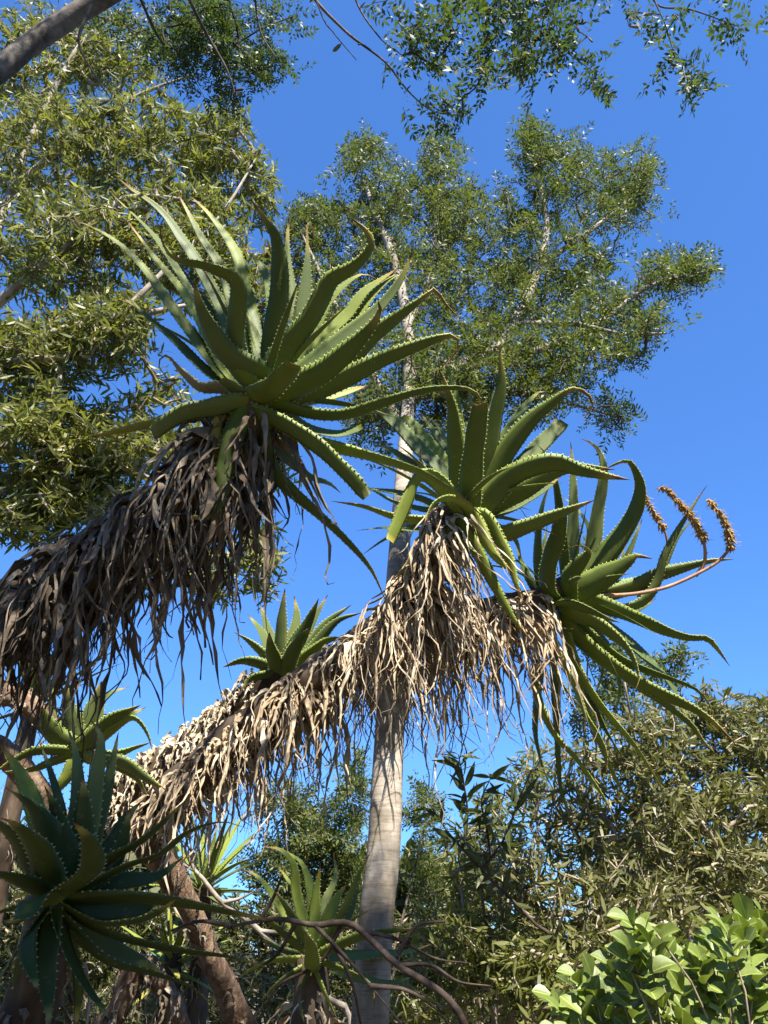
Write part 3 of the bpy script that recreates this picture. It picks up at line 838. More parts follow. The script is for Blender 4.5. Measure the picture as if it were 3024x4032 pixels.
L3 = [
    ('5', [(400, 1060), (310, 1075), (330, 1090), (430, 1095), (560, 1140), (680, 1195), (770, 1225)], 125, -.34, 'g', {'n': 20}),
    ('5', [(430, 1060), (420, 980), (430, 900), (490, 820), (555, 740), (520, 702), (440, 702), (375, 750)], 150, -.26, 'g', {'tail': .66, 'n': 22}),
    ('5', [(450, 1040), (490, 960), (600, 850), (720, 700), (820, 560), (890, 420), (910, 290), (880, 190), (830, 115), (750, 130), (660, 175)], 165, -.12, 'g', {'n': 26}),
    ('5', [(440, 1040), (490, 1000), (620, 930), (740, 860), (840, 795), (880, 765), (990, 785)], 190, -.22, 'g', {'tail': .84}),
    ('5', [(440, 1050), (600, 1040), (750, 1010), (900, 960), (1020, 900), (1200, 850), (1400, 800), (1550, 790)], 140, .02, 'g', {}),
    ('5', [(450, 1040), (640, 1000), (850, 950), (960, 900), (1020, 855)], 110, .12, 'b', {}),
    ('5', [(450, 1080), (700, 1130), (860, 1110), (960, 1050), (1030, 930), (1070, 780), (1150, 620), (1230, 490), (1320, 350), (1370, 280)], 85, -.06, 'b', {'n': 26}),
    ('5', [(900, 1060), (1040, 930), (1110, 760), (1180, 620), (1300, 480)], 52, .06, 'b', {}),
    ('5', [(430, 1070), (520, 1060), (700, 1120), (900, 1200), (1100, 1290), (1250, 1330), (1370, 1335), (1450, 1420), (1525, 1525)], 150, -.12, 'g', {'n': 24}),
    ('5', [(420, 1040), (395, 870), (370, 600), (350, 400), (310, 180), (250, 50), (205, 5)], 100, -.12, 'g', {}),
    ('5', [(330, 1060), (270, 980), (285, 800), (345, 620), (360, 450)], 150, -.26, 'g', {'mode': 'blunt'}),
    ('5', [(330, 1050), (230, 950), (205, 700), (230, 450), (300, 230)], 115, .06, 'g', {}),
    ('5', [(430, 1020), (440, 850), (450, 550), (450, 300), (440, 80), (430, -20)], 95, .16, 'b', {}),
    ('5', [(480, 980), (580, 720), (620, 450), (655, 250), (650, 100), (590, 0), (500, -40)], 110, .12, 'b', {}),
    ('5', [(500, 950), (560, 620), (530, 520), (480, 450), (370, 350)], 52, .3, 'b', {}),
    ('5', [(520, 960), (700, 900), (800, 800), (850, 700), (890, 600), (925, 510)], 62, .16, 'b', {}),
    ('5', [(520, 960), (740, 880), (790, 760), (795, 670)], 50, .22, 'b', {}),
    ('5', [(340, 1080), (240, 1050), (150, 930), (90, 800), (60, 690)], 100, .1, 'g', {}),
    ('5', [(350, 1040), (260, 900), (250, 700), (270, 560)], 85, .2, 'b', {}),
    ('5', [(560, 1120), (800, 1160), (920, 1120), (1020, 1055)], 62, .12, 'b', {}),
    ('6', [(430, 120), (480, 180), (600, 220), (720, 290), (830, 380), (900, 480), (940, 620), (905, 710)], 125, -.30, 'g', {'tail': .9}),
    ('6', [(440, 130), (460, 250), (600, 400), (760, 530), (900, 620), (1050, 700), (1250, 790), (1400, 880), (1560, 1030)], 130, -.16, 'g', {'n': 24}),
    ('6', [(480, 130), (700, 260), (900, 400), (1050, 540), (1150, 650), (1220, 800), (1285, 925)], 110, .1, 'b', {}),
    ('6', [(460, 150), (620, 330), (800, 480), (950, 550), (1150, 620), (1300, 680), (1390, 770), (1435, 885)], 105, 0.0, 'g', {'n': 22}),
    ('6', [(450, 160), (580, 320), (740, 500), (900, 640), (1050, 740), (1200, 850), (1290, 930), (1360, 1030), (1470, 1140)], 100, .06, 'b', {'n': 22}),
    ('6', [(380, 100), (345, 200), (370, 350), (440, 510), (530, 680), (590, 850), (680, 990), (730, 1110), (728, 1230)], 95, -.26, 'y', {'n': 24}),
    ('6', [(420, 120), (460, 300), (540, 550), (650, 740), (760, 880), (900, 1040), (1020, 1220), (1150, 1440)], 100, -.1, 'y', {'n': 24}),
    ('6', [(350, 300), (370, 480), (420, 620), (500, 740), (580, 820)], 66, -.18, 'y', {}),
    ('6', [(270, 480), (258, 600), (272, 720), (320, 850), (400, 1000), (520, 1130), (640, 1290), (740, 1450), (800, 1610)], 82, -.26, 'y', {'n': 24}),
    ('6', [(430, 200), (540, 640), (640, 930), (720, 1120), (790, 1280), (880, 1430), (1015, 1555)], 76, -.04, 'y', {'n': 22}),
    ('6', [(370, 200), (390, 700), (405, 1000), (415, 1200), (430, 1350), (480, 1500), (530, 1640)], 58, .1, 'g', {'n': 22}),
    ('6', [(300, 500), (260, 900), (280, 1080), (330, 1250), (420, 1400)], 66, .06, 'g', {}),
    ('6', [(480, 150), (620, 300), (690, 450), (700, 580), (650, 730)], 62, .2, 'g', {}),
    ('6', [(500, 150), (720, 380), (800, 580), (812, 700), (780, 870)], 62, .24, 'g', {}),
    ('6', [(420, 160), (520, 500), (640, 780), (720, 950), (800, 1080), (855, 1150)], 80, .06, 'b', {}),
    ('6', [(430, 180), (490, 400), (560, 640), (620, 900), (660, 1050), (650, 1180)], 70, .14, 'g', {}),
]
add_leaves(aloe2, L3, D3, AX3, 5, 1.0)
proc_rosette(aloe2, Q(1228, 1268, 3.9), AX3, 14, .55, .034, 83, 'gbb', amin=20, amax=110, droop=.6, curl=.06)

def flower(plant, stalk, rac, r0, seed, dense=110):
    mb = MB()
    tube(mb, stalk + rac[:1], [r0, r0 * .9, r0 * .75], 7, 26, .08, True, seed)
    rs = random.Random(seed)
    for q in range(9):      # bracts on the stalk
        c = catmull(stalk + rac[:1], 40)
        i = rs.randrange(4, 40)
        d = unit((rs.gauss(0, 1), rs.gauss(0, 1), rs.gauss(0, .6)))
        T = tangents(c)[i]
        mb.add([c[i] - T * .008, c[i] + T * .008, c[i] + d * .016 + T * .012], [np.array([[0, 1, 2]])])
    st = child('flower_stalk', mb.mesh('flower_stalk', M['stalk']), plant)
    mb = MB()
    tube(mb, rac, [r0 * .8, r0 * .7, r0 * .45], 6, 24, .1, True, seed)
    c = catmull(rac, 120)
    T = tangents(c)
    for q in range(dense):
        i = rs.randrange(0, 118)
        f = i / 120
        d = unit(np.array((rs.gauss(0, 1), rs.gauss(0, 1), rs.gauss(0, 1))) - T[i] * .5)
        l = rs.uniform(.018, .030) * (1.05 - .55 * f)
        e = c[i] + d * r0 * .5
        k = unit(d + np.array((0, 0, -.7)) - T[i] * .3)
        tube(mb, [e, e + d * l * .45, e + d * l * .5 + k * l * .6], [.003, .0046, .002], 4, 3, 0, True, q)
        if rs.random() < .45:   # dry filaments
            h = e + d * l
            s = unit(d + np.array((rs.gauss(0, .4), rs.gauss(0, .4), rs.gauss(0, .4))))
            tube(mb, [h, h + s * .012, h + s * .022 + np.array((0, 0, -.004))], [.0006, .0006, .0004], 3, 2, 0, False, q)
    child('raceme', mb.mesh('raceme', M['floret'], False), st)

def F5(x, y, d):
    ox, oy, s = FR['5']
    return P(ox + x * s, oy + y * s, d)
flower(aloe2, [F5(480, 1040, 3.85), F5(800, 1035, 3.8), F5(1020, 1000, 3.78), F5(1150, 960, 3.78), F5(1300, 890, 3.78), F5(1440, 810, 3.78), F5(1520, 725, 3.78)],
       [F5(1528, 700, 3.78), F5(1522, 620, 3.78), F5(1470, 500, 3.78), F5(1380, 380, 3.78)], .0105, 1, 260)
flower(aloe2, [F5(1290, 905, 3.8), F5(1345, 830, 3.8), F5(1358, 760, 3.8), F5(1350, 680, 3.8)],
       [F5(1345, 640, 3.8), F5(1270, 510, 3.8), F5(1180, 410, 3.8), F5(1100, 320, 3.8), F5(1035, 300, 3.8)], .0095, 2, 340)
flower(aloe2, [F5(560, 1010, 3.9), F5(900, 990, 3.88), F5(1060, 860, 3.86), F5(1095, 700, 3.86), F5(1080, 600, 3.86)],
       [F5(1068, 570, 3.86), F5(1000, 470, 3.86), F5(940, 350, 3.86)], .007, 3, 120)

# =================================================================== ALOE 3: small rosette on pale sunlit stem
k_path = [Q(60, 2150, 4.9), Q(120, 1900, 4.8), Q(230, 1745, 4.75), Q(380, 1635, 4.7), Q(500, 1540, 4.65), Q(580, 1465, 4.6), Q(612, 1430, 4.6)]
b0 = k_path[0].copy(); b0[2] = -.1
k_path = [b0] + k_path
aloe3 = thing('aloe_plant', 'small upright rosette tipping a pale stem of curled cream leaf bases', 'aloe', k_path[0])
stem(aloe3, k_path, [.13, .12, .12, .12, .115, .11, .10, .07], M['core'], seed=6)
var3 = [dry_variant(500 + i, R.uniform(.09, .19), .5, R.uniform(.020, .038), .14, None) for i in range(20)]
skirt(aloe3, k_path[2:7], [.13, .13, .13, .12, .11], 700, var3, M['dry3'], 41, .7, 1.2, parts=280)
KC = Q(612, 1425, 4.6)
LK = [
    ('m', [(1085, 920), (1050, 850), (1000, 760), (950, 700)], 55, .1, 'b'), ('m', [(1090, 915), (1080, 820), (1085, 700), (1095, 600)], 55, 0, 'b'),
    ('m', [(1090, 920), (1130, 830), (1180, 740), (1225, 640)], 62, -.1, 'g'), ('m', [(1095, 915), (1150, 830), (1200, 730), (1260, 625)], 40, .15, 'b'),
    ('m', [(1095, 920), (1180, 830), (1260, 730), (1350, 665)], 50, .05, 'b'), ('m', [(1100, 925), (1200, 830), (1290, 730), (1390, 695)], 48, .0, 'b'),
    ('m', [(1090, 930), (1180, 860), (1260, 800), (1340, 795)], 55, -.15, 'y'), ('m', [(1080, 930), (1000, 890), (930, 880), (855, 905)], 55, -.1, 'g'),
    ('m', [(1080, 925), (1010, 850), (950, 800), (900, 770)], 52, .0, 'g'), ('m', [(1090, 920), (1060, 830), (1030, 760), (1000, 660)], 48, .2, 'b'),
    ('m', [(1090, 930), (1110, 880), (1150, 800), (1195, 750)], 60, -.25, 'g'), ('m', [(1085, 930), (1060, 890), (1040, 820), (1035, 770)], 62, -.22, 'g'),
    ('m', [(1085, 940), (1020, 935), (960, 950), (930, 990)], 50, -.15, 'g'), ('m', [(1090, 915), (1110, 820), (1140, 720), (1130, 630)], 45, .25, 'b')]
add_leaves(aloe3, LK, 4.6, unit((.25, -.1, 1)), 6, 1.15)

# =================================================================== ALOE 4: dark foreground rosette
D5 = 2.05
aloe4 = thing('aloe_plant', 'big aloe rosette coloured dark for deep shade with sunlit upright tips', 'aloe', Q(100, 2900, 2.1) * np.array((1, 1, 0)))
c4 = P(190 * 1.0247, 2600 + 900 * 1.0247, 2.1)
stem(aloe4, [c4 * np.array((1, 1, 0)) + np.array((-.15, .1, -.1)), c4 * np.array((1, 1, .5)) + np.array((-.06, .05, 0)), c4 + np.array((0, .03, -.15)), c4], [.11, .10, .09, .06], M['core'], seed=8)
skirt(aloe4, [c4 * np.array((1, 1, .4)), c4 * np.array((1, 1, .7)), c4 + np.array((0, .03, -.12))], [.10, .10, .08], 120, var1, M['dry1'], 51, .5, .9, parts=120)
L4 = [  # shaded leaves take the darkened green, sunlit ones the lighter kinds
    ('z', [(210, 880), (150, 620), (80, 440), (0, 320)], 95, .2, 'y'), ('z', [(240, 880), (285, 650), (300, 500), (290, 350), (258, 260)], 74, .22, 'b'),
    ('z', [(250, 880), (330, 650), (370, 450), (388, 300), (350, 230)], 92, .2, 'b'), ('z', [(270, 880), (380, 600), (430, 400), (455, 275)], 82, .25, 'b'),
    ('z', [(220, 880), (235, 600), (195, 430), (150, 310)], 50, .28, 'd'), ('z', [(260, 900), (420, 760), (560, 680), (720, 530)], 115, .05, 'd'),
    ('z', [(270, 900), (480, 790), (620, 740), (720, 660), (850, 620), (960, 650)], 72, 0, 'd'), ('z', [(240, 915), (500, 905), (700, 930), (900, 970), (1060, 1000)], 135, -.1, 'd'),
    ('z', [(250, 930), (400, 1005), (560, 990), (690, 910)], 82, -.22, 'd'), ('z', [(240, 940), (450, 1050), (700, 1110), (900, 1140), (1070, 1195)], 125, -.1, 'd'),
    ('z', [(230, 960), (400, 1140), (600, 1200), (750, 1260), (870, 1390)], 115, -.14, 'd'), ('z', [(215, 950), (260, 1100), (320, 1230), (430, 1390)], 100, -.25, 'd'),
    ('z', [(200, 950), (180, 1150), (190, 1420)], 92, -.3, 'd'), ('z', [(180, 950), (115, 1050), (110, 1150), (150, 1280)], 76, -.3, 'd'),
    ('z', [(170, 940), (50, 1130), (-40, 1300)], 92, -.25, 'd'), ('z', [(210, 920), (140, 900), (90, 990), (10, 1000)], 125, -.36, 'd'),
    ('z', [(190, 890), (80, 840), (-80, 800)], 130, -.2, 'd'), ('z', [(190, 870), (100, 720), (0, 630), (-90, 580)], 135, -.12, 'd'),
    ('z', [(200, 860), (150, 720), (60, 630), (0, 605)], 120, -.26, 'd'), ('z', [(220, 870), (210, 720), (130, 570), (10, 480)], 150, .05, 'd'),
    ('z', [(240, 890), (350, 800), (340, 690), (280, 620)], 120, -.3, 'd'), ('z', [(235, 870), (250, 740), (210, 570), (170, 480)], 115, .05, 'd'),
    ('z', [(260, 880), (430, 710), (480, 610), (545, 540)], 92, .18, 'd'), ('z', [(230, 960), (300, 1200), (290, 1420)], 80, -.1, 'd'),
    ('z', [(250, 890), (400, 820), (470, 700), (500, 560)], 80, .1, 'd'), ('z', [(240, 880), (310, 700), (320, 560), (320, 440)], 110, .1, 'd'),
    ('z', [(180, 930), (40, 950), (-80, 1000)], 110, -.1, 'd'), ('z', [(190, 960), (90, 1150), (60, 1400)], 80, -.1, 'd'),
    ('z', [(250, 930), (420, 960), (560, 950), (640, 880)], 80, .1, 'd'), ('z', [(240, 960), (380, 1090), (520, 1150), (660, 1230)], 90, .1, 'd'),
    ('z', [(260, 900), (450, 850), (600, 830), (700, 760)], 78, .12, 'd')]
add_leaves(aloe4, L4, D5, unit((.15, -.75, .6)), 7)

# =================================================================== ALOE 5: rosette above the peeling brown stem at left
j_path = [Q(-260, 2150, 4.3), Q(-190, 1800, 4.2), Q(-90, 1560, 4.1), Q(20, 1500, 4.0), Q(90, 1550, 3.95), Q(150, 1620, 3.9), Q(172, 1600, 3.85)]
b0 = j_path[0].copy(); b0[2] = -.1
aloe5 = thing('aloe_plant', 'spotted aloe rosette on an arching bare brown stem', 'aloe', b0)
stem(aloe5, [b0] + j_path, [.10, .09, .08, .072, .07, .068, .06, .045], M['redbark'], 'stem', .15, 18, 110, 9)
stem(aloe5, [Q(-120, 1620, 4.15), Q(0, 1620, 4.15), Q(90, 1720, 4.15), Q(170, 1850, 4.2), Q(190, 2000, 4.3)], [.065, .06, .06, .055, .05], M['redbark'], 'stem', .15, 18, 70, 10)
skirt(aloe5, j_path[1:6], [.09, .08, .072, .07, .068], 70, var0, M['dry1'], 37, .5, .9, parts=70)
LJ = [
    ('z', [(290, 340), (220, 290), (180, 230), (160, 175)], 100, -.1, 'g'), ('z', [(300, 330), (280, 230), (265, 160), (255, 90)], 85, 0, 'b'),
    ('z', [(310, 330), (350, 230), (370, 160), (390, 80)], 85, .1, 'b'), ('z', [(310, 340), (380, 270), (440, 220), (540, 172)], 75, -.1, 'g'),
    ('z', [(320, 340), (420, 240), (500, 210), (560, 180)], 60, .1, 'g'), ('z', [(330, 345), (480, 230), (530, 230), (570, 290), (585, 350)], 45, -.1, 'y'),
    ('z', [(290, 350), (150, 345), (60, 380), (-20, 430)], 50, -.15, 'g'), ('z', [(290, 360), (200, 390), (120, 420), (0, 430)], 45, -.1, 'g'),
    ('z', [(330, 360), (440, 360), (520, 335), (580, 315)], 45, .0, 'y'), ('z', [(330, 370), (470, 390), (560, 450), (640, 500)], 75, -.1, 'b'),
    ('z', [(310, 370), (430, 400), (520, 450), (570, 530)], 60, .05, 'g'), ('z', [(300, 370), (260, 440), (220, 500), (200, 560)], 60, -.1, 'y'),
    ('z', [(300, 340), (330, 220), (420, 130), (500, 100)], 45, .25, 'b'), ('z', [(290, 340), (210, 240), (200, 160), (220, 80)], 55, .2, 'g')]
add_leaves(aloe5, LJ, 3.85, unit((.1, -.25, 1)), 8, 1.1)

# =================================================================== ALOE 6: lower sunlit rosette beside the tree trunk
D7 = 2.75
gc = P(1200 * 1.0247, 2600 + 1130 * 1.0247, D7)
aloe6 = thing('aloe_plant', 'slender-leaved aloe rosette growing low beside the smooth tree trunk', 'aloe', (gc[0] - .1, gc[1] + .1, 0))
stem(aloe6, [np.array((gc[0] - .12, gc[1] + .12, -.1)), gc * np.array((1, 1, .5)), gc + np.array((0, .02, -.1)), gc], [.10, .09, .085, .06], M['core'], seed=12)
skirt(aloe6, [np.array((gc[0] - .1, gc[1] + .1, .25)), gc * np.array((1, 1, .6)), gc + np.array((0, .02, -.12))], [.1, .1, .08], 200, var2, M['dry2'], 61, .6, 1.0, parts=200)
LG = [
    ('z', [(1190, 1120), (1080, 950), (1000, 840), (930, 800)], 55, .1, 'y'), ('z', [(1195, 1110), (1140, 900), (1130, 790), (1080, 730), (1010, 715)], 55, .1, 'y'),
    ('z', [(1200, 1110), (1195, 900), (1160, 780), (1080, 725)], 52, .2, 'y'), ('z', [(1205, 1110), (1212, 920), (1232, 785)], 58, .1, 'y'),
    ('z', [(1215, 1110), (1280, 940), (1335, 855)], 68, .1, 'y'), ('z', [(1220, 1110), (1320, 960), (1370, 840), (1425, 735)], 48, .0, 'g'),
    ('z', [(1220, 1110), (1340, 980), (1385, 820)], 46, .15, 'b'), ('z', [(1195, 1110), (1110, 960), (1050, 880)], 55, -.1, 'b'),
    ('z', [(1190, 1130), (1100, 1060), (1020, 990), (960, 960)], 46, -.1, 'g'), ('z', [(1220, 1130), (1400, 1055), (1610, 1030)], 62, -.1, 'g'),
    ('z', [(1220, 1140), (1400, 1130), (1560, 1120), (1660, 1090)], 56, .3, 'b'), ('z', [(1200, 1190), (1195, 1100), (1170, 1040)], 72, -.35, 'y'),
    ('z', [(1215, 1150), (1300, 1180), (1420, 1240), (1440, 1330)], 58, -.2, 'g'), ('z', [(1190, 1150), (1060, 1150), (980, 1180), (900, 1230)], 66, -.1, 'y'),
    ('z', [(1205, 1170), (1250, 1280), (1305, 1400)], 56, -.25, 'y'), ('z', [(1195, 1170), (1150, 1280), (1170, 1400)], 56, -.25, 'g'),
    ('z', [(1200, 1110), (1240, 950), (1290, 830), (1280, 740)], 46, .25, 'b'), ('z', [(1195, 1110), (1170, 960), (1110, 850), (1060, 780)], 46, .25, 'y'),
    ('z', [(1210, 1120), (1320, 1020), (1420, 960)], 52, .05, 'g'), ('z', [(1190, 1140), (1080, 1110), (1000, 1060)], 52, 0, 'b'),
    ('z', [(1180, 1170), (1080, 1230), (1000, 1310)], 52, -.15, 'g'), ('z', [(1230, 1160), (1380, 1220), (1500, 1240), (1600, 1210)], 50, .1, 'g')]
add_leaves(aloe6, LG, D7, unit((.05, -.2, 1)), 9, .85)

# =================================================================== more aloes low down behind the brown trunk
def low_aloe(label, x, y, d, n, L, W, seed, axis, kinds, **kw):
    c = Q(x, y, d)
    a = thing('aloe_plant', label, 'aloe', (c[0], c[1], 0))
    stem(a, [np.array((c[0], c[1], -.1)), c * np.array((1, 1, .5)) + np.array((.03, 0, 0)), c], [.09, .08, .05], M['core'], seed=seed)
    skirt(a, [c * np.array((1, 1, .45)), c * np.array((1, 1, .75)), c * np.array((1, 1, .94))], [.09, .085, .07], 110, var2, M['dry2'], seed + 5, .5, .9, parts=110)
    proc_rosette(a, c, axis, n, L, W, seed, kinds, **kw)
low_aloe('pale green aloe tucked behind the peeling brown trunk', 445, 1900, 5.2, 26, .62, .055, 71, (.35, -.2, 1), 'yyb', amin=8, amax=95, curl=.06)
low_aloe('yellowing aloe low under the crossing bare branch', 375, 2060, 4.9, 22, .5, .05, 72, (.2, -.3, 1), 'yyo', amin=20, amax=105)
low_aloe('blue-green aloe rosette behind the arching bare stem', 75, 1500, 5.0, 24, .6, .055, 73, (-.1, -.1, 1), 'bbg', amin=12, amax=95)

# ------------------------------------------------------------------ trees
def in_lobes(lobes, rng, shell=.0):
    """points inside ellipsoids given as (x, y, depth, rx, ry, rdepth, count) in reading pixels / metres"""
    out = []
    for (x, y, d, rx, ry, rd, cnt) in lobes:
        p = rng.normal(size=(cnt, 3))
        p = normrows(p) * (rng.random((cnt, 1)) ** (1 / 2.4))
        for a in p:
            out.append(Q(x + a[0] * rx, y + a[1] * ry, d + a[2] * rd))
    return np.array(out)

def grow(skel, pts, rng, sag=.0, jit=.12, step=3):
    nodes = [np.asarray(s, float) for s in skel]
    parent = [-1] * len(nodes)
    cap = len(nodes) + len(pts) * (step + 1) + 5
    arr = np.zeros((cap, 3))
    arr[:len(nodes)] = nodes
    n = len(nodes)
    sk = arr[:n].copy()
    d0 = np.array([np.min(np.linalg.norm(sk - p, axis=1)) for p in pts])
    par = np.full(cap, -1, int)
    tips = []
    for idx in np.argsort(d0):
        p = pts[idx]
        dv = np.linalg.norm(arr[:n] - p, axis=1)
        j = int(np.argmin(dv))
        L = dv[j]
        prev = j
        k = step if L > .25 else (1 if L < .1 else 2)
        for q in range(1, k + 1):
            f = q / k
            x = arr[j] * (1 - f) + p * f
            if q < k:
                x = x + rng.normal(0, jit * L, 3) * (f * (1 - f) * 2.2) + np.array((0, 0, sag * L * f * (1 - f)))
            arr[n] = x
            par[n] = prev
            prev = n
            n += 1
        tips.append(n - 1)
    cnt = np.zeros(n)
    cnt[tips] += 1
    for i in range(n - 1, -1, -1):
        if par[i] >= 0:
            cnt[par[i]] += cnt[i]
    return arr[:n], par[:n], np.array(tips), cnt

def twig_mesh(mb, arr, par, cnt, r0, rmax, sides=4):
    i = np.where(par >= 0)[0]
    rr = np.minimum(r0 * np.maximum(cnt, 1) ** .42, rmax)
    seg_tubes(mb, arr[par[i]], arr[i], np.minimum(rr[i] * 1.12, rmax), rr[i], sides)

LANCE_V = np.array([(0, 0, 0), (.3, .085, .012), (.3, -.085, .012), (.68, .075, 0), (.68, -.075, 0), (1, 0, -.06)], float)
LANCE_F = [np.array([(0, 2, 1), (3, 4, 5)]), np.array([(1, 2, 4, 3)])]

def pinnate_template(pairs=5, lw=.10, ll=.34):
    V, F = [], []
    xs = np.linspace(.16, .92, pairs)
    for q, x in enumerate(xs):
        for s in (1, -1):
            l = ll * (1 - .25 * abs(q / (pairs - 1) - .4))
            d = unit((.62, s, .55 * math.sin(q * 2.7 + s)))
            pn = unit(unit((1, -s * .62, 0)) + np.array((0, 0, .7 * math.sin(q * 4.1 + s * 2))))
            b = np.array((x, 0, -.12 * x * x))
            o = len(V)
            V += [b, b + d * l * .5 + pn * lw * .5, b + d * l, b + d * l * .5 - pn * lw * .5]
            F.append((o, o + 1, o + 2, o + 3))
    o = len(V)
    b = np.array((.92, 0, -.1))
    V += [b, b + np.array((.15, lw * .5, 0)), b + np.array((.3, 0, -.03)), b + np.array((.15, -lw * .5, 0))]
    F.append((o, o + 1, o + 2, o + 3))
    o = len(V)
    V += [(0, .008, 0), (0, -.008, 0), (.95, 0, -.11)]
    return np.array(V), [np.array(F), np.array([(o, o + 1, o + 2)])]
PIN_V, PIN_F = pinnate_template()
PIN2_V, PIN2_F = pinnate_template(6, .10, .27)

def tip_dirs(arr, par, tips):
    return normrows(arr[tips] - arr[par[tips]])

def lance_leaves(arr, par, tips, rng, per, length, spread=.9, droop=.15, width=1.0, back=.22):
    d = tip_dirs(arr, par, tips)
    k = np.repeat(np.arange(len(tips)), per)
    n = len(k)
    pos = arr[tips][k] - d[k] * rng.random((n, 1)) * back + rng.normal(0, .012, (n, 3))
    dr = d[k] * .7 + rng.normal(0, spread * .6, (n, 3)) + np.array((0, 0, -droop))
    fr = frames(dr, rng)
    sc = length * rng.uniform(.6, 1.25, n)
    return pos, fr, sc

def pinn_leaves(arr, par, tips, rng, per, length, spread=.8, droop=.1, back=.18):
    d = tip_dirs(arr, par, tips)
    k = np.repeat(np.arange(len(tips)), per)
    n = len(k)
    pos = arr[tips][k] - d[k] * rng.random((n, 1)) * back
    dr = d[k] * .7 + rng.normal(0, spread * .6, (n, 3)) + np.array((0, 0, -droop))
    fr = frames(dr, rng, .35)
    return pos, fr, length * rng.uniform(.7, 1.25, n)

def foliage_parts(tree, tv, tf, pos, fr, sc, mat_, nparts, part='leaf', stuff='crown', visible=True):
    """nearest leaves in view become parts, the rest one crown"""
    rel = pos - CAM
    dz = rel @ FW
    u = (rel @ RT) / dz * FOC
    v = (rel @ UP) / dz * FOC
    inside = (dz > .2) & (np.abs(u) < 1512) & (np.abs(v) < 2016)
    size = np.where(inside, sc / np.maximum(dz, .2), 0)
    order = np.argsort(-size)
    pick = order[:nparts]
    rest = order[nparts:]
    if nparts:
        me = make_mesh(part, tv, tf, {'lc': np.zeros((len(tv), 3))}, True, mat_)
        for i in pick:
            m4 = Matrix(np.block([[fr[i] * sc[i], pos[i][:, None]], [np.zeros((1, 3)), np.ones((1, 1))]]).tolist())
            child(part, me, tree, m4)
    mb = MB()
    scatter(mb, tv, tf, pos[rest], fr[rest], sc[rest])
    child(stuff, mb.mesh(stuff, mat_, False), tree, kind='stuff')

def limb(tree, pts, radii, mat_, name='branch', seed=0, sides=9, lump=.05):
    mb = MB()
    tube(mb, pts, radii, sides, len(pts) * 6, lump, True, seed)
    child(name, mb.mesh(name, mat_), tree)
    return list(catmull(pts, len(pts) * 4))

def QL(pts):
    return [Q(*p) for p in pts]

def tree_twigs(tree, arr, par, cnt, mat_, r0, rmax, name='twigs'):
    mb = MB()
    twig_mesh(mb, arr, par, cnt, r0, rmax)
    child(name, mb.mesh(name, mat_), tree, kind='stuff')

# --- tall tree with smooth grey trunk and pinnate crown
t_low = QL([(x, y, 3.46 / rise(y)) for x, y in ((782, 2300), (806, 2080), (828, 1850), (838, 1650), (848, 1450), (862, 1200))] + [(874, 1000, 4.42), (884, 830, 5.1)])
t_low[0] = t_low[0] * np.array((1, 1, 0)) + np.array((-.05, 0, -.1))
tall = thing('tall_tree', 'tall tree with smooth pale grey trunk and feathery crown against the sky', 'tree', t_low[0])
sk = limb(tall, t_low, [.096, .086, .072, .068, .062, .052, .044, .038], M['trunk'], 'trunk', 3, 20, .012)[18:]
for pts, rr in [
    ([(884, 830, 6.7), (960, 800, 6.9), (1060, 760, 7.1), (1110, 700, 7.3), (1165, 575, 7.7), (1180, 470, 8.0), (1150, 340, 8.3)], [.06, .055, .05, .045, .038, .025, .012]),
    ([(1165, 575, 7.7), (1230, 530, 7.8), (1300, 480, 7.9), (1390, 410, 8.1)], [.034, .028, .02, .01]),
    ([(884, 830, 6.7), (880, 700, 7.0), (850, 560, 7.4), (800, 430, 7.8), (770, 330, 8.1)], [.06, .05, .04, .025, .012]),
    ([(880, 700, 7.0), (930, 600, 7.5), (945, 450, 8.0), (950, 330, 8.3)], [.04, .03, .022, .01]),
    ([(1000, 790, 7.0), (1150, 760, 7.0), (1290, 700, 7.1), (1400, 620, 7.2), (1530, 585, 7.3)], [.04, .034, .028, .02, .008]),
    ([(1110, 700, 7.3), (1240, 700, 7.0), (1340, 720, 6.9), (1440, 720, 6.8)], [.03, .024, .016, .008]),
    ([(880, 860, 6.65), (960, 850, 6.8), (1100, 850, 7.0), (1220, 870, 7.0), (1330, 900, 7.0)], [.04, .032, .024, .016, .008]),
    ([(876, 930, 6.5), (800, 800, 6.8), (720, 650, 7.2), (650, 500, 7.6)], [.04, .032, .022, .01])]:
    sk += limb(tall, QL([(x, y, d - 1.6) for x, y, d in pts]), [r * .8 for r in rr], M['limb'], seed=len(sk))
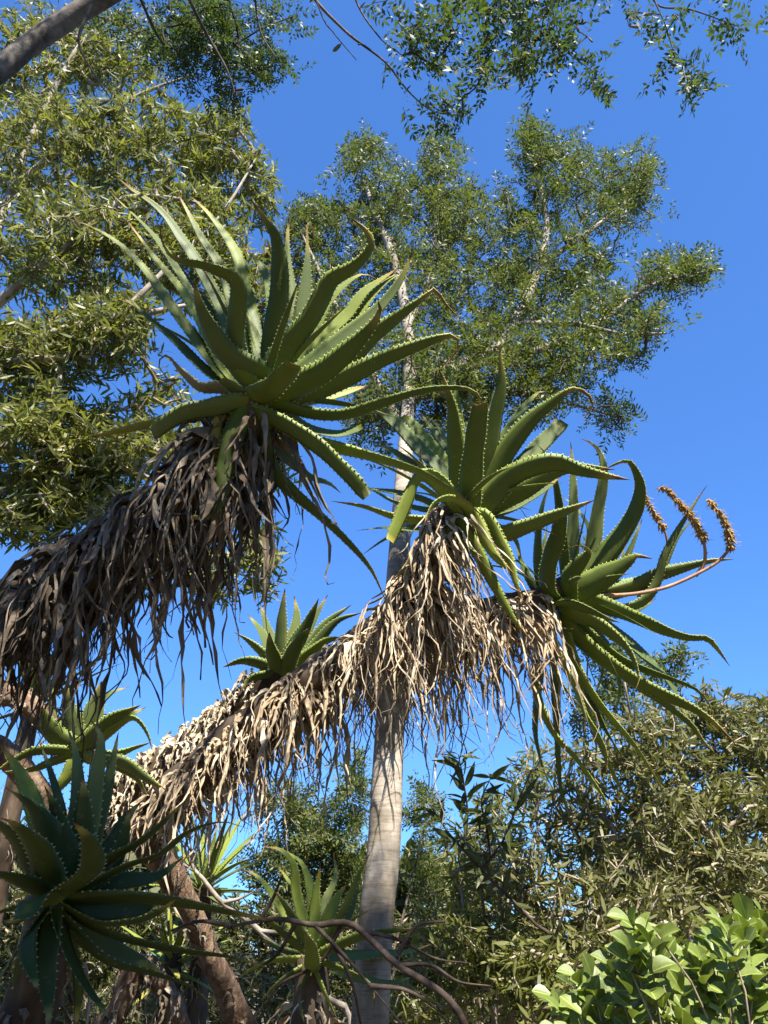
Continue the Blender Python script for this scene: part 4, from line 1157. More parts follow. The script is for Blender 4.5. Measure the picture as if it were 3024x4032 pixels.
lob = [(775, 350, 8.0, 55, 70, .5, 60), (845, 420, 7.9, 70, 90, .6, 90), (950, 340, 8.2, 50, 65, .5, 55), (960, 450, 8, 90, 90, .7, 130),
       (1150, 320, 8.3, 60, 75, .5, 70), (1230, 380, 8.2, 110, 100, .7, 170), (1370, 370, 8.2, 70, 80, .5, 80), (1330, 460, 8, 90, 60, .6, 70),
       (1090, 500, 8, 130, 110, .8, 200), (930, 600, 7.6, 130, 120, .8, 190), (770, 530, 7.8, 110, 110, .7, 160), (670, 480, 7.9, 70, 70, .5, 60), (655, 560, 7.8, 60, 100, .5, 70),
       (1100, 640, 7.6, 130, 90, .7, 150), (1250, 580, 7.6, 100, 90, .6, 95), (1290, 660, 7.2, 110, 80, .6, 100), (1420, 580, 7.2, 70, 50, .4, 45), (1510, 580, 7.3, 50, 42, .3, 36), (1480, 620, 7.2, 50, 25, .3, 18),
       (1400, 700, 6.9, 60, 50, .4, 40), (1340, 770, 6.8, 70, 40, .4, 36), (1200, 770, 7, 130, 90, .7, 160), (1030, 760, 7, 140, 100, .7, 170), (880, 780, 6.8, 110, 120, .7, 130),
       (1100, 870, 6.4, 170, 60, .5, 100), (1290, 890, 6.2, 70, 35, .4, 22), (1340, 915, 6.2, 40, 16, .3, 8), (960, 900, 6.4, 110, 80, .5, 80), (720, 680, 7.3, 90, 110, .6, 90), (800, 900, 6.6, 70, 100, .5, 60)]
pts = in_lobes([(x, y, max(d - 1.5, 5.35), rx, ry, rd, int(c * .8)) for x, y, d, rx, ry, rd, c in lob], NR)
arr, par, tips, cnt = grow(sk, pts, NR, .1)
tree_twigs(tall, arr, par, cnt, M['twig'], .0030, .03)
po, fr, sc_ = pinn_leaves(arr, par, tips, NR, 4, .13, .85, -.3, .26)
foliage_parts(tall, PIN_V, PIN_F, po, fr, sc_, M['pin'], 300, 'leaf_frond')

# --- lance-leaved tree filling the left
lt = thing('lance_leaved_tree', 'dense willow-like tree with narrow olive leaves and grey branches', 'tree', Q(-420, 1800, 6.2) * np.array((1, 1, 0)))
trunkL = QL([(-420, 1900, 6.2), (-380, 1500, 6.2), (-300, 1100, 6.3), (-180, 850, 6.0), (-60, 700, 6.4)])
trunkL[0] = trunkL[0] * np.array((1, 1, 0))
sk = limb(lt, trunkL, [.2, .18, .16, .14, .12], M['limb'], 'trunk', 4, 14)[14:]
for pts, rr in [
    ([(-180, 850, 6.4), (-40, 775, 6.2), (60, 745, 6.0), (140, 712, 5.9), (250, 690, 5.8), (400, 660, 5.9)], [.075, .06, .05, .042, .034, .02]),
    ([(-60, 700, 6.5), (60, 600, 6.2), (150, 530, 6), (220, 465, 5.9), (270, 430, 5.9), (340, 425, 5.9), (450, 440, 6)], [.07, .055, .045, .038, .034, .026, .015]),
    ([(-160, 830, 6.4), (-20, 790, 6.2), (60, 778, 6.0), (140, 772, 5.9)], [.05, .045, .04, .03]),
    ([(-60, 700, 6.5), (20, 420, 6.4), (90, 250, 6.3), (170, 100, 6.3), (260, 20, 6.3)], [.07, .05, .04, .03, .02]),
    ([(20, 420, 6.4), (150, 300, 6.2), (290, 210, 6.1), (420, 160, 6.1)], [.045, .035, .025, .012]),
    ([(-300, 1100, 6.3), (-80, 1010, 6.2), (60, 930, 6.1), (125, 830, 6.0), (130, 790, 6.0)], [.06, .05, .04, .03, .022]),
    ([(-300, 1100, 6.3), (-50, 1080, 6.4), (110, 1010, 6.3), (260, 1010, 6.2), (420, 1080, 6.2)], [.06, .05, .036, .026, .012]),
    ([(250, 690, 5.8), (380, 560, 5.9), (480, 460, 6), (560, 330, 6.1)], [.03, .024, .018, .01]),
    ([(400, 660, 5.9), (500, 700, 6.2), (580, 850, 6.4), (590, 1050, 6.4), (560, 1250, 6.4)], [.02, .018, .016, .014, .008])]:
    sk += limb(lt, QL([(x, y, (d - .72) * .834 / rise(y)) for x, y, d in pts]), [r * .8 for r in rr], M['limb'], seed=len(sk))
lob = [(90, 330, 6.2, 180, 150, .7, 190), (300, 330, 6.1, 170, 150, .7, 210), (470, 330, 6.1, 90, 120, .5, 90), (150, 530, 6, 200, 140, .7, 240), (400, 520, 6, 150, 140, .7, 200),
       (560, 420, 6.2, 50, 90, .4, 36), (60, 780, 6, 150, 120, .6, 170), (230, 720, 5.9, 120, 110, .6, 140), (90, 960, 6.1, 160, 120, .6, 190), (240, 960, 6.1, 110, 90, .5, 100), (60, 1110, 6.2, 120, 80, .5, 100), (200, 1090, 6.2, 100, 60, .5, 60),
       (500, 640, 6.1, 90, 110, .5, 80), (600, 620, 6.3, 60, 90, .4, 36), (340, 860, 6.3, 70, 60, .4, 24), (390, 960, 6.2, 60, 60, .4, 30), (60, 160, 6.4, 150, 110, .6, 110), (250, 130, 6.3, 130, 90, .5, 110), (590, 1000, 6.4, 50, 80, .3, 24), (560, 1200, 6.4, 60, 90, .3, 30), (440, 1230, 6.4, 70, 90, .3, 30), (90, 60, 6.4, 150, 70, .5, 60), (180, 1260, 6.4, 150, 60, .4, 40)]
pts = in_lobes([(l[0], l[1], (l[2] - .5) * .834 / rise(l[1])) + l[3:6] + (int(l[6] * 1.9),) for l in lob], NR)
arr, par, tips, cnt = grow(sk, pts, NR, -.05, .16)
tree_twigs(lt, arr, par, cnt, M['paletwig'], .0042, .03)
po, fr, sc_ = lance_leaves(arr, par, tips, NR, 13, .104, 1.0, .1, 1, .24)
foliage_parts(lt, LANCE_V, LANCE_F, po, fr, sc_, M['lance'], 300)

# --- overhanging tree: shaded bough at top left, pinnate sprays along the top, unseen canopy added above the camera
oh = thing('overhanging_tree', 'overhanging tree with a thick shaded bough and drooping sprays of small leaflets', 'tree', (-3.6, 1.0, 0))
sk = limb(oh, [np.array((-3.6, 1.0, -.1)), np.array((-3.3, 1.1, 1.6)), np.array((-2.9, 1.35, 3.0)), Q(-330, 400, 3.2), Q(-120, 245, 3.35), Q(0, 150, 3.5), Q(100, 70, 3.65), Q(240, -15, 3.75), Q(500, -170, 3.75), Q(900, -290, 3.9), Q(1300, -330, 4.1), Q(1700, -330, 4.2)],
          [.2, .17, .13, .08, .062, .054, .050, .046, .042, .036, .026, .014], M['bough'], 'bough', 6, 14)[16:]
sk2 = []
for pts, rr in [
    ([(640, -210, 4.45), (660, -40, 4.4), (740, 62, 4.4), (830, 132, 4.4), (880, 195, 4.4), (935, 240, 4.4), (1000, 250, 4.4)], [.016, .012, .0095, .008, .006, .004, .002]),
    ([(740, -250, 4.6), (760, -30, 4.5), (815, 75, 4.45), (870, 120, 4.45)], [.012, .009, .006, .003]),
    ([(620, -200, 4.4), (690, 20, 4.35), (720, 70, 4.35), (770, 130, 4.35)], [.010, .006, .004, .002]),
    ([(380, -90, 4.1), (410, 0, 4.2), (450, 80, 4.3), (490, 150, 4.3), (510, 210, 4.3)], [.014, .011, .009, .007, .003]),
    ([(200, 10, 3.85), (170, 90, 3.8), (210, 170, 3.8), (240, 215, 3.8)], [.010, .007, .005, .002]),
    ([(1000, -300, 4.9), (1060, -60, 4.7), (1150, 50, 4.6), (1220, 110, 4.6), (1290, 160, 4.6)], [.014, .010, .008, .005, .002]),
    ([(1300, -330, 5.2), (1390, -60, 4.7), (1440, 60, 4.6), (1450, 100, 4.6), (1500, 170, 4.6)], [.012, .009, .006, .005, .002]),
    ([(1390, -60, 4.7), (1420, 10, 4.65), (1490, 20, 4.6), (1590, 55, 4.6)], [.008, .006, .005, .002]),
    ([(560, -190, 4.4), (550, -60, 4.6), (560, 60, 4.7), (600, 130, 4.7)], [.014, .010, .006, .003])]:
    s_ = limb(oh, QL([(x, y, d - .9) for x, y, d in pts]), [r * .8 for r in rr], M['bough'], seed=len(sk2), sides=6)
    sk2 += s_[6:]
lobA = [(930, 70, 4.45, 60, 60, .25, 16), (1010, 40, 4.6, 80, 60, .3, 26), (1110, 60, 4.6, 90, 60, .3, 30), (1210, 80, 4.6, 60, 50, .25, 16), (1000, 150, 4.45, 70, 55, .25, 20), (1120, 150, 4.6, 60, 50, .25, 16), (960, 225, 4.4, 50, 28, .2, 10),
        (1280, 190, 4.6, 35, 35, .2, 9), (1370, 30, 4.65, 30, 40, .2, 5), (1445, 150, 4.6, 40, 35, .2, 9), (1500, 175, 4.6, 40, 25, .2, 9), (1560, 45, 4.6, 45, 22, .2, 10), (1450, 20, 4.6, 40, 20, .2, 6), (870, 30, 4.5, 50, 40, .2, 5), (1100, -20, 4.7, 200, 40, .3, 30)]
pts = in_lobes([(x, y, d - .9, rx, ry, rd, max(4, int(c * .72))) for x, y, d, rx, ry, rd, c in lobA], NR)
arr, par, tips, cnt = grow(sk2, pts, NR, -.1)
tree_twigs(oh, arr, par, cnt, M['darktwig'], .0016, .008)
po, fr, sc_ = pinn_leaves(arr, par, tips, NR, 3, .14, .9, .5, .22)
lobB = [(420, 90, 4.8, 100, 110, .3, 110), (530, 120, 4.8, 70, 70, .3, 55), (590, 140, 4.8, 40, 40, .2, 18), (350, 60, 4.7, 80, 80, .3, 50), (470, 210, 4.7, 50, 50, .2, 20), (500, 20, 4.8, 100, 50, .3, 45), (620, 20, 4.7, 40, 40, .2, 10), (240, 40, 4.7, 60, 50, .2, 14)]
ptsB = in_lobes([l[:6] + (int(l[6] * .75),) for l in lobB], NR)
arrB, parB, tipsB, cntB = grow(sk2 + sk, ptsB, NR, -.1)
tree_twigs(oh, arrB, parB, cntB, M['darktwig'], .0016, .008)
poB, frB, scB = pinn_leaves(arrB, parB, tipsB, NR, 4, .115, .9, .25, .20)
# unseen canopy added along the sun's rays to shade the lower-left plants
cen = []
for (x, y, d, t, r_, cnt_) in [(190, 1960, 2.05, 3.8, .45, 230), (420, 2050, 2.1, 3.9, .42, 150), (60, 2150, 2.0, 3.8, .45, 120), (230, 1230, 3.0, 4.3, .22, 50), (40, 1300, 3.0, 4.3, .35, 90), (800, 2240, 2.9, 5.0, .12, 80), (150, 2400, 2.0, 3.5, .5, 50), (90, 60, 3.6, 2.2, .3, 60), (560, 2180, 2.1, 4.1, .35, 120), (240, 2150, 2.0, 3.7, .5, 160)]:
    c0 = Q(x, y, d) + SUN * t
    cen.append(c0 + NR.normal(0, 1, (cnt_, 3)) * np.array((r_, r_, r_ * .6)))
ptsC = np.concatenate(cen)
rel_ = ptsC - CAM
ptsC = ptsC[(rel_ @ UP) > .78 * np.maximum(rel_ @ FW, .1)]
hub = [np.array(p) for p in ((-2.9, 1.35, 3.0), (-2.6, .9, 3.8), (-2.3, .5, 4.4), (-1.9, .4, 4.8), (-1.5, .5, 5.0), (-1.0, .6, 5.2), (-.5, .7, 5.4), (0, 1.0, 5.9), (.3, 1.5, 6.2))]
skc = limb(oh, hub, [.10, .085, .07, .06, .05, .042, .034, .026, .016], M['bough'], seed=77)
arrC, parC, tipsC, cntC = grow(skc, ptsC, NR, .0)
tree_twigs(oh, arrC, parC, cntC, M['darktwig'], .002, .012)
poC, frC, scC = pinn_leaves(arrC, parC, tipsC, NR, 6, .14, .9, .1, .2)
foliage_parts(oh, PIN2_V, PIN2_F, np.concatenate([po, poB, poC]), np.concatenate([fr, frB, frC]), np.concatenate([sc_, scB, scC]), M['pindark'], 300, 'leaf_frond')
# dry seed pods hanging on the sprays
POD_V = np.array([(0, 0, 0), (.3, .14, .05), (.3, -.14, .05), (.3, 0, -.06), (.75, .16, .03), (.75, -.16, .03), (.75, 0, -.07), (1, .02, 0)], float)
POD_F = [np.array([(0, 2, 1), (0, 1, 3), (0, 3, 2), (4, 5, 7), (6, 4, 7), (5, 6, 7)]), np.array([(1, 2, 5, 4), (3, 1, 4, 6), (2, 3, 6, 5)])]
podm = make_mesh('seed_pod', POD_V, POD_F, {'lc': np.zeros((8, 3))}, True, M['dry1'])
sel = NR.choice(len(arr), 90, replace=False)
for i in sel:
    f = frames(NR.normal(0, .6, (1, 3)) + np.array((0, 0, -.7)), NR)[0]
    s = NR.uniform(.04, .065)
    child('seed_pod', podm, oh, Matrix(np.block([[f * s, arr[i][:, None]], [np.zeros((1, 3)), np.ones((1, 1))]]).tolist()))

# ------------------------------------------------------------------ shrubs behind, lower half
def shrub(name, label, group, base, lobes, mat_, tmat, per, length, seed, pin=False, nparts=0, stems=7, rmax=.018, r0=.0028, spread=1.0, dz=0.0):
    rng = np.random.default_rng(seed)
    lobes = [(x, y, (d + dz) * (rise(1600) / rise(y)) ** (1.2 if dz else 0), rx, ry, rd, c) for x, y, d, rx, ry, rd, c in lobes]
    pts = in_lobes(lobes, rng)
    b = np.array(base, float)
    s = thing(name, label, 'shrub', b, group)
    cen = np.array([Q(l[0], l[1], l[2]) for l in lobes])
    sk = []
    for q in range(stems):
        c = cen[q % len(cen)] + rng.normal(0, .15, 3)
        b1 = b + np.array((rng.normal(0, .25), rng.normal(0, .2), -.12))
        mid = b1 * .5 + c * .5 + rng.normal(0, .14, 3)
        sk += limb(s, [b1, b1 * .7 + mid * .3 + np.array((0, 0, .15)), mid, c], [.022, .018, .013, .006], tmat, 'branch', seed + q, 7)[2:]
    arr, par, tips, cnt = grow(sk, pts, rng, .05, .15)
    tree_twigs(s, arr, par, cnt, tmat, r0, rmax)
    if pin:
        po, fr, sc = pinn_leaves(arr, par, tips, rng, per, length, spread, 0, .2)
        foliage_parts(s, PIN_V, PIN_F, po, fr, sc, mat_, nparts, 'leaf_frond', 'foliage')
    else:
        po, fr, sc = lance_leaves(arr, par, tips, rng, per, length, spread, .0, 1, .2)
        foliage_parts(s, LANCE_V, LANCE_F, po, fr, sc, mat_, nparts, 'leaf', 'foliage')
    return s
def gb(x, d):
    p = Q(x, 2212, d)
    return (p[0], p[1], 0)
shrub('olive_shrub', 'tall sunlit olive-grey shrub against the sky below the hanging aloe rosette', None, gb(1560, 4.7),
      [(1500, 1590, 6.8, 120, 100, .5, 130), (1620, 1560, 6.8, 90, 80, .5, 90), (1380, 1640, 6.6, 110, 130, .5, 140), (1600, 1720, 6.6, 130, 130, .5, 150), (1480, 1800, 6.5, 130, 120, .5, 140), (1620, 1900, 6.4, 110, 130, .5, 110), (1680, 1650, 6.7, 90, 140, .5, 70)],
      M['olive'], M['paletwig'], 14, .078, 201, nparts=120, stems=11, dz=-2.1, r0=.0032)
shrub('olive_shrub', 'twiggy grey-brown shrub with bare pale stems behind the broad-leaved bush', None, gb(1330, 4.3),
      [(1230, 1730, 5.8, 110, 120, .5, 110), (1340, 1850, 5.6, 130, 120, .5, 110), (1250, 1980, 5.4, 150, 110, .5, 120), (1420, 1990, 5.4, 120, 110, .4, 90), (1120, 1880, 5.6, 110, 120, .5, 90), (1560, 2030, 5.4, 130, 110, .4, 90)],
      M['olive'], M['paletwig'], 10, .076, 202, nparts=100, stems=16, rmax=.014, r0=.0032, dz=-1.3)
shrub('olive_shrub', 'green scrub of thin upright stems right of the tree trunk', None, gb(1050, 4.8),
      [(1000, 1900, 6.4, 90, 130, .5, 80), (960, 2060, 6.2, 100, 120, .5, 110), (1100, 2080, 6.0, 130, 120, .5, 130), (1220, 2150, 5.6, 120, 90, .4, 100), (1060, 1780, 6.6, 90, 90, .5, 60), (1150, 1680, 6.8, 80, 70, .4, 40), (900, 2180, 6.2, 110, 80, .5, 80)],
      M['lance'], M['paletwig'], 12, .075, 203, nparts=60, stems=14, dz=-1.6)
shrub('pinnate_shrub', 'dark feathery sapling seen against blue sky left of the tree trunk', None, gb(700, 8.5),
      [(700, 1800, 8.5, 100, 90, .6, 80), (620, 1740, 8.5, 70, 60, .5, 36), (760, 1700, 8.6, 50, 90, .5, 30), (740, 1900, 8.4, 110, 90, .5, 90), (920, 1760, 8.6, 60, 90, .5, 30), (600, 1880, 8.4, 90, 80, .5, 60), (930, 1880, 8.6, 60, 80, .5, 36)],
      M['pin'], M['twig'], 6, .19, 204, True)
shrub('pinnate_shrub', 'feathery sapling top poking out behind the hanging green leaves', None, gb(1330, 7.5),
      [(1340, 1440, 7.5, 50, 60, .3, 20), (1420, 1450, 7.5, 50, 40, .3, 16), (1290, 1360, 7.5, 40, 60, .3, 18), (1250, 1200, 7.5, 30, 60, .3, 8), (1480, 1420, 7.5, 40, 30, .3, 7), (1300, 1530, 7.4, 90, 60, .4, 36)],
      M['pin'], M['twig'], 5, .19, 205, True, stems=5)
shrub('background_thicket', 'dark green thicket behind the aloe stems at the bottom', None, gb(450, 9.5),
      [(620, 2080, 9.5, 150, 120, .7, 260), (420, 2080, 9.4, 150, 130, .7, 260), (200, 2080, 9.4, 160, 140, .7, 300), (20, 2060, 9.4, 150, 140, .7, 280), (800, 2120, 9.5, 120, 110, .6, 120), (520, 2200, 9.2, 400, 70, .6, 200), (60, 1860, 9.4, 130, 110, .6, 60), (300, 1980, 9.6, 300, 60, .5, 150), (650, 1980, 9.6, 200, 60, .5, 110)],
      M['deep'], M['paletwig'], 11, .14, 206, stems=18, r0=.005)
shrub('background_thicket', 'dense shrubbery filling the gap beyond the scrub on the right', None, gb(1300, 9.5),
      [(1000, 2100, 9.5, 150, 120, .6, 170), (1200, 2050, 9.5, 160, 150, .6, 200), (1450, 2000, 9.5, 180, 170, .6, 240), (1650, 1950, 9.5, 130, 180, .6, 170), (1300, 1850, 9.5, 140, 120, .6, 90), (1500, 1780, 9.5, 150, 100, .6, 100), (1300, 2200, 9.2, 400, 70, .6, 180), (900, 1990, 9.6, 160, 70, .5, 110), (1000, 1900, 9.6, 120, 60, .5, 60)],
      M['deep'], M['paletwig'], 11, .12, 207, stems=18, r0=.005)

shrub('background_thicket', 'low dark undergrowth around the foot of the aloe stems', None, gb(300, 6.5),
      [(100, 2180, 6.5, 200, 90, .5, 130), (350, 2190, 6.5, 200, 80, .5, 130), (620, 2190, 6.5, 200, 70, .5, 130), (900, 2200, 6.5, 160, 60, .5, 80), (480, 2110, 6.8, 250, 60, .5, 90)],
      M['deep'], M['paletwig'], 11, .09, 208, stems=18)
fl = QL([(170, 2330, 3.7), (250, 2190, 3.7), (295, 2085, 3.75), (345, 2120, 3.8), (385, 2200, 3.8), (400, 2330, 3.8)])
fs_ = thing('dead_aloe_stem', 'crooked brown dead stem looping up below the dark aloe rosette', 'stem', fl[0] * np.array((1, 1, 0)))
stem(fs_, [fl[0] * np.array((1, 1, 0))] + fl + [fl[-1] * np.array((1, 1, 0))], [.06, .06, .055, .05, .05, .05, .05, .05], M['redbark'], 'stem', .16, 16, 90, 15)
skirt(fs_, fl[1:5], [.05, .05, .05, .05], 60, var3, M['dry1'], 16, .6, 1.1, parts=60)

# ------------------------------------------------------------------ near dark shrub with long leaves
def big_lance(n=6, w=.12):
    V, A, F = [], [], []
    for i in range(n + 1):
        t = i / n
        h = w * math.sin(math.pi * min(1, t ** .8)) if 0 < i < n else .004
        z = -.22 * t * t
        V += [(t, -h, z + h * .35), (t, 0, z), (t, h, z + h * .35)]
        A += [(1, t, 0), (0, t, 0), (1, t, 0)]
    for i in range(n):
        o = 3 * i
        F += [(o, o + 3, o + 4, o + 1), (o + 1, o + 4, o + 5, o + 2)]
    return np.array(V), [np.array(F)], np.array(A)
bl = big_lance()
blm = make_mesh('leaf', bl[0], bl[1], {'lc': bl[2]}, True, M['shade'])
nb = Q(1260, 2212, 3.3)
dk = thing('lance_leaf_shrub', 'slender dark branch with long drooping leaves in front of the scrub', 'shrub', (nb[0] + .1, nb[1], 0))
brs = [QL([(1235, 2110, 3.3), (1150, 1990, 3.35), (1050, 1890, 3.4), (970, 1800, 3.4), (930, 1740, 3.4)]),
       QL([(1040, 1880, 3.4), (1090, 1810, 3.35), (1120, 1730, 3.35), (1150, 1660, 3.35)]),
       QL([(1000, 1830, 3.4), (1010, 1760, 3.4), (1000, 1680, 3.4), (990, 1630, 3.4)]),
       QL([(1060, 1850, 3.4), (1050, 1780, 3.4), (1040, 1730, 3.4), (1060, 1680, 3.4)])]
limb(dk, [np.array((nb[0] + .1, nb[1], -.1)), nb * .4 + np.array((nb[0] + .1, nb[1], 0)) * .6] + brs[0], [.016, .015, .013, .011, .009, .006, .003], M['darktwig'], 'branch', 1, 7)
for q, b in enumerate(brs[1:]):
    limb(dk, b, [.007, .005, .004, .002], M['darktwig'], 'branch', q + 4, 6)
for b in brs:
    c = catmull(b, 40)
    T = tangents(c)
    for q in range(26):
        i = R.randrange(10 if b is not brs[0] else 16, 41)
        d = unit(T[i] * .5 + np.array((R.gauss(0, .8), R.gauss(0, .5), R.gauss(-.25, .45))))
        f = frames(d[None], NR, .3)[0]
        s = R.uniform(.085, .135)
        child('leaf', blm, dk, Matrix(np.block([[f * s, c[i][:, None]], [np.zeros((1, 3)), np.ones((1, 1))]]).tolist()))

# ------------------------------------------------------------------ bare dead branch crossing the bottom
db_pts = QL([(500, 2000, 2.65), (600, 1985, 2.65), (680, 1998, 2.65), (740, 1992, 2.65), (780, 2010, 2.65), (860, 2085, 2.60), (960, 2150, 2.55), (1010, 2230, 2.50), (1030, 2400, 2.45)])
db_pts.append(db_pts[-1] * np.array((1, 1, 0)))
db = thing('dead_branch', 'bare dark branch with side twigs crossing in front of the tree trunk', 'branch', db_pts[-1])
mainb = limb(db, db_pts[::-1], [.03, .024, .018, .016, .014, .013, .012, .012, .009, .005][:10], M['darktwig'], 'branch', 9, 8, .1)
for q, b in enumerate([[(680, 1998, 2.65), (740, 2060, 2.60), (800, 2130, 2.55), (870, 2215, 2.50)], [(780, 2010, 2.65), (860, 2030, 2.65), (940, 2070, 2.65), (1010, 2080, 2.65)], [(860, 2085, 2.60), (930, 2085, 2.60), (990, 2120, 2.60), (1060, 2130, 2.60)],
                       [(800, 2130, 2.55), (880, 2140, 2.55), (960, 2190, 2.55)], [(720, 2040, 2.63), (760, 2120, 2.55), (780, 2215, 2.55)], [(560, 1990, 2.65), (590, 1940, 2.67), (610, 1890, 2.65)], [(500, 2000, 2.65), (430, 1990, 2.67), (370, 2010, 2.70)], [(640, 1992, 2.65), (600, 2060, 2.65), (560, 2090, 2.65)],
                       [(860, 2060, 2.63), (900, 2000, 2.65), (960, 1990, 2.65)], [(740, 1992, 2.65), (690, 2080, 2.65), (600, 2130, 2.65), (560, 2210, 2.65)]]):
    limb(db, QL(b), [.009, .006, .004, .002][:len(b)], M['darktwig'], 'twig', 20 + q, 6)
# pale dead stick leaning behind
st_ = QL([(350, 1850, 4.4), (420, 1880, 4.4), (480, 1950, 4.4), (560, 2010, 4.4), (700, 2150, 4.4), (760, 2240, 4.4)])
st_.append(st_[-1] * np.array((1, 1, 0)))
ds = thing('dead_stick', 'pale crooked dead stick leaning behind the brown aloe trunk', 'branch', st_[-1])
limb(ds, st_[::-1], [.03, .026, .022, .019, .016, .014, .008], M['limb'], 'branch', 3, 8, .08)
for q, b in enumerate([[(480, 1950, 4.4), (520, 1940, 4.4), (560, 1920, 4.4)], [(560, 2010, 4.4), (620, 2020, 4.4), (690, 2060, 4.4)], [(420, 1880, 4.4), (400, 1830, 4.4), (420, 1790, 4.4)]]):
    limb(ds, QL(b), [.012, .008, .003], M['limb'], 'twig', q, 6)

# ------------------------------------------------------------------ broad-leaved bush, bottom right
def broad_leaf():
    n = 7
    V, A, F = [], [], []
    prof = [.03, .15, .26, .35, .40, .39, .30, .08]
    for i in range(n + 1):
        t = i / n
        h = prof[i]
        z = -.10 * t * t + .05 * t
        for u in (-1, -.5, 0, .5, 1):
            j = (.014 if i % 2 else -.010) * (abs(u) == 1) * (i > 1)
            V.append((t - .04 * abs(u), u * (h + j), z + abs(u) * h * .28))
            A.append((abs(u), t, 0))
    for i in range(n):
        for j in range(4):
            o = 5 * i + j
            F.append((o, o + 5, o + 6, o + 1))
    return np.array(V), [np.array(F)], np.array(A)
bv = broad_leaf()
bms = []
for q in range(4):
    v = bv[0] * np.array((1, NR.uniform(.85, 1.1), NR.uniform(.6, 1.8)))
    v[:, 2] += .06 * np.sin(v[:, 0] * 5 + q) * v[:, 1] * 2
    bms.append(make_mesh('leaf', v, bv[1], {'lc': bv[2]}, True, M['broad']))
bb = Q(1560, 2500, 2.2)
bush = thing('broad_leaved_bush', 'bright green bush with rounded toothed leaves in the bottom corner', 'bush', (bb[0], bb[1], 0))
tipsb = []
rb = random.Random(5)
for (x, y, rx, ry, cnt_) in [(1240, 2120, 50, 45, 7), (1340, 2100, 70, 70, 12), (1390, 1985, 30, 35, 4), (1470, 2050, 80, 80, 14), (1570, 2000, 75, 60, 12), (1640, 2070, 50, 80, 10), (1430, 2160, 100, 55, 14), (1570, 2150, 90, 60, 14), (1650, 1950, 25, 30, 2), (1300, 2200, 90, 30, 10), (1500, 2230, 180, 40, 16)]:
    for _ in range(cnt_):
        tipsb.append(Q(x + rb.uniform(-rx, rx), y + 35 + rb.uniform(-ry, ry), 2.3 + rb.uniform(-.3, .35)))
base = np.array((bb[0], bb[1], -.1))
leaves = []
mbs = MB()
for tp in tipsb:
    j = base + np.array((rb.gauss(0, .12), rb.gauss(0, .12), 0))
    low = np.array((tp[0] * .75 + base[0] * .25 + rb.gauss(0, .05), tp[1] + rb.uniform(0, .1), tp[2] - rb.uniform(.22, .32)))
    tube(mbs, [j, j * .4 + low * .6 + np.array((0, 0, -.12)), low, tp], [.006, .005, .004, .0025], 5, 14, .05, True, 1)
    c = catmull([low, (low + tp) / 2 + np.array((rb.gauss(0, .02), rb.gauss(0, .02), 0)), tp], 30)
    T = tangents(c)
    nn = rb.randrange(8, 12)
    for q in range(nn):
        f = q / nn
        i = int(30 - f * 14)
        az = q * 2.4 + rb.uniform(-.4, .4)
        X = unit(np.cross(T[i], (.2, 1, .1)))
        Y = np.cross(T[i], X)
        d = unit(T[i] * (1.0 - f * .9) + (X * math.cos(az) + Y * math.sin(az)) * .85 + np.array((rb.gauss(0, .15), rb.gauss(0, .15), rb.gauss(0, .15))))
        z = unit(T[i] * .7 + np.array((rb.gauss(0, .35), -.5 + rb.gauss(0, .35), .5)))
        z = unit(z - np.dot(z, d) * d)
        y = unit(np.cross(z, d)); z = np.cross(d, y)
        s = rb.uniform(.05, .08)
        leaves.append((np.linalg.norm(c[i] - CAM), rb.randrange(4), np.block([[np.stack([d, y, z], 1) * s, c[i][:, None]], [np.zeros((1, 3)), np.ones((1, 1))]])))
leaves.sort(key=lambda e: e[0])
for _, v, m4 in leaves[:300]:
    child('leaf', bms[v], bush, Matrix(m4.tolist()))
mbl = MB()
for _, v, m4 in leaves[300:]:
    V = bv[0]
    mbl.add(V @ m4[:3, :3].T + m4[:3, 3], bv[1], bv[2])
child('foliage', mbl.mesh('foliage', M['broad']), bush, kind='stuff')
nl = len(leaves)
child('stems', mbs.mesh('stems', M['paletwig']), bush, kind='stuff')
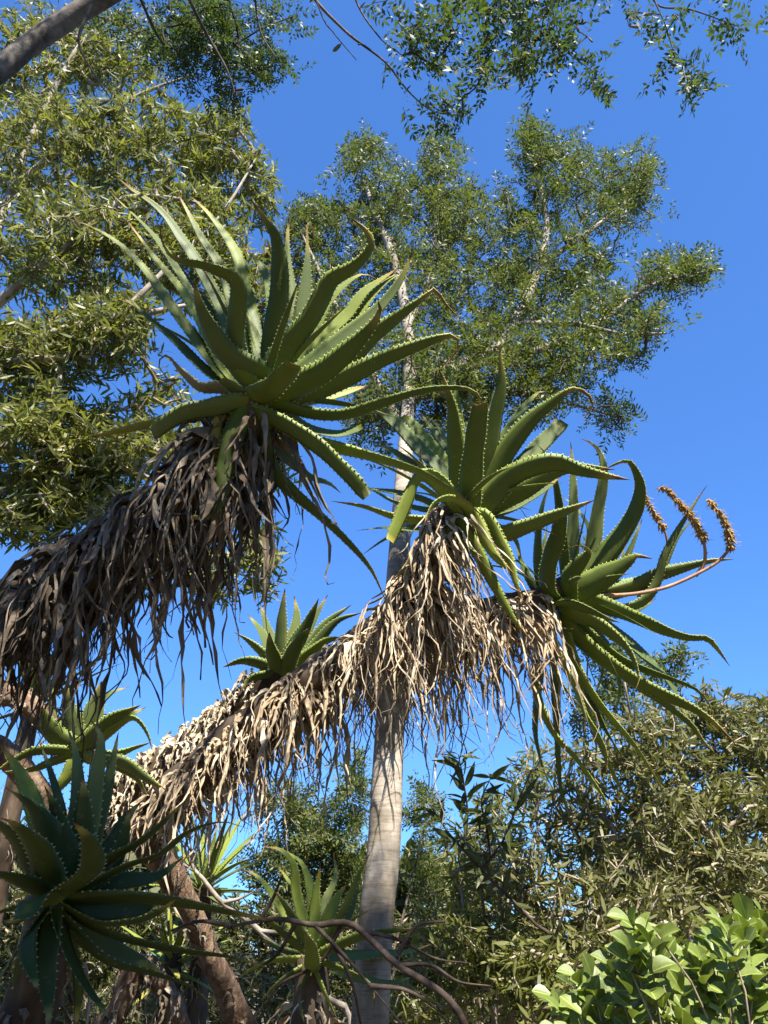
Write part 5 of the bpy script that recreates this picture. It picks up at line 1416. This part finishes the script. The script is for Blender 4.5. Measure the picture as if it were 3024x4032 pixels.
# ------------------------------------------------------------------ unseen trees added to cut sky light, and low far trees
for q, (x, y, h, lab) in enumerate([(-7.5, -3.0, 7.0, 'unseen dark tree added to cut sky light, left behind the viewpoint'), (-4.0, -7.5, 6.5, 'unseen tree added to cut sky light, nearest the overhanging tree'), (0.5, -8.5, 6.2, 'unseen tree added to cut sky light directly behind the viewpoint'),
                                    (5.0, -7.0, 6.5, 'unseen tree added to cut sky light, behind and right of the bush'), (7.5, -2.0, 6.5, 'unseen tree added to cut sky light, beside the broad-leaved bush'), (-9.0, 3.0, 7.0, 'unseen tree added to cut sky light beyond the willow-like tree'), (8.5, 4.0, 6.0, 'unseen tree added to cut sky light, right of the olive shrub'), (9.5, 10.0, 4.2, 'low tree far beyond the olive shrub'), (5.2, 13.5, 3.6, 'low rounded tree far behind the twiggy scrub'), (0.3, 15.5, 3.4, 'low rounded tree far behind the smooth grey trunk'), (-5.0, 14.5, 3.6, 'low rounded tree far behind the dark aloe rosette'), (-10.5, 11.0, 4.2, 'low tree far behind the willow-like tree')]):
    rng = np.random.default_rng(900 + q)
    t = thing('added_garden_tree', lab, 'tree', (x, y, 0))
    tp = [np.array((x, y, -.1)), np.array((x + .1, y, h * .3)), np.array((x, y + .1, h * .6)), np.array((x, y, h * .85))]
    sk = limb(t, tp, [.2, .17, .12, .05], M['trunk'], 'trunk', q, 10)[4:]
    p = normrows(rng.normal(size=(260, 3))) * rng.random((260, 1)) ** .4 * np.array((2.6, 2.2, h * .46)) + np.array((x, y, h * .5))
    arr, par, tips, cnt = grow(sk, p, rng)
    tree_twigs(t, arr, par, cnt, M['twig'], .006, .05)
    po, fr, sc = lance_leaves(arr, par, tips, rng, 16, .42, 1.2, .1, 1, .5)
    mb = MB()
    scatter(mb, LANCE_V * np.array((1, 2.4, 1)), LANCE_F, po, fr, sc)
    child('crown', mb.mesh('crown', M['deep'], False), t, kind='stuff')
print('tris', sum(sum(len(p.vertices) - 2 for p in m.polygons) for m in bpy.data.meshes if len(m.polygons) < 3000), 'bush leaves', nl, 'objects', len(bpy.data.objects))
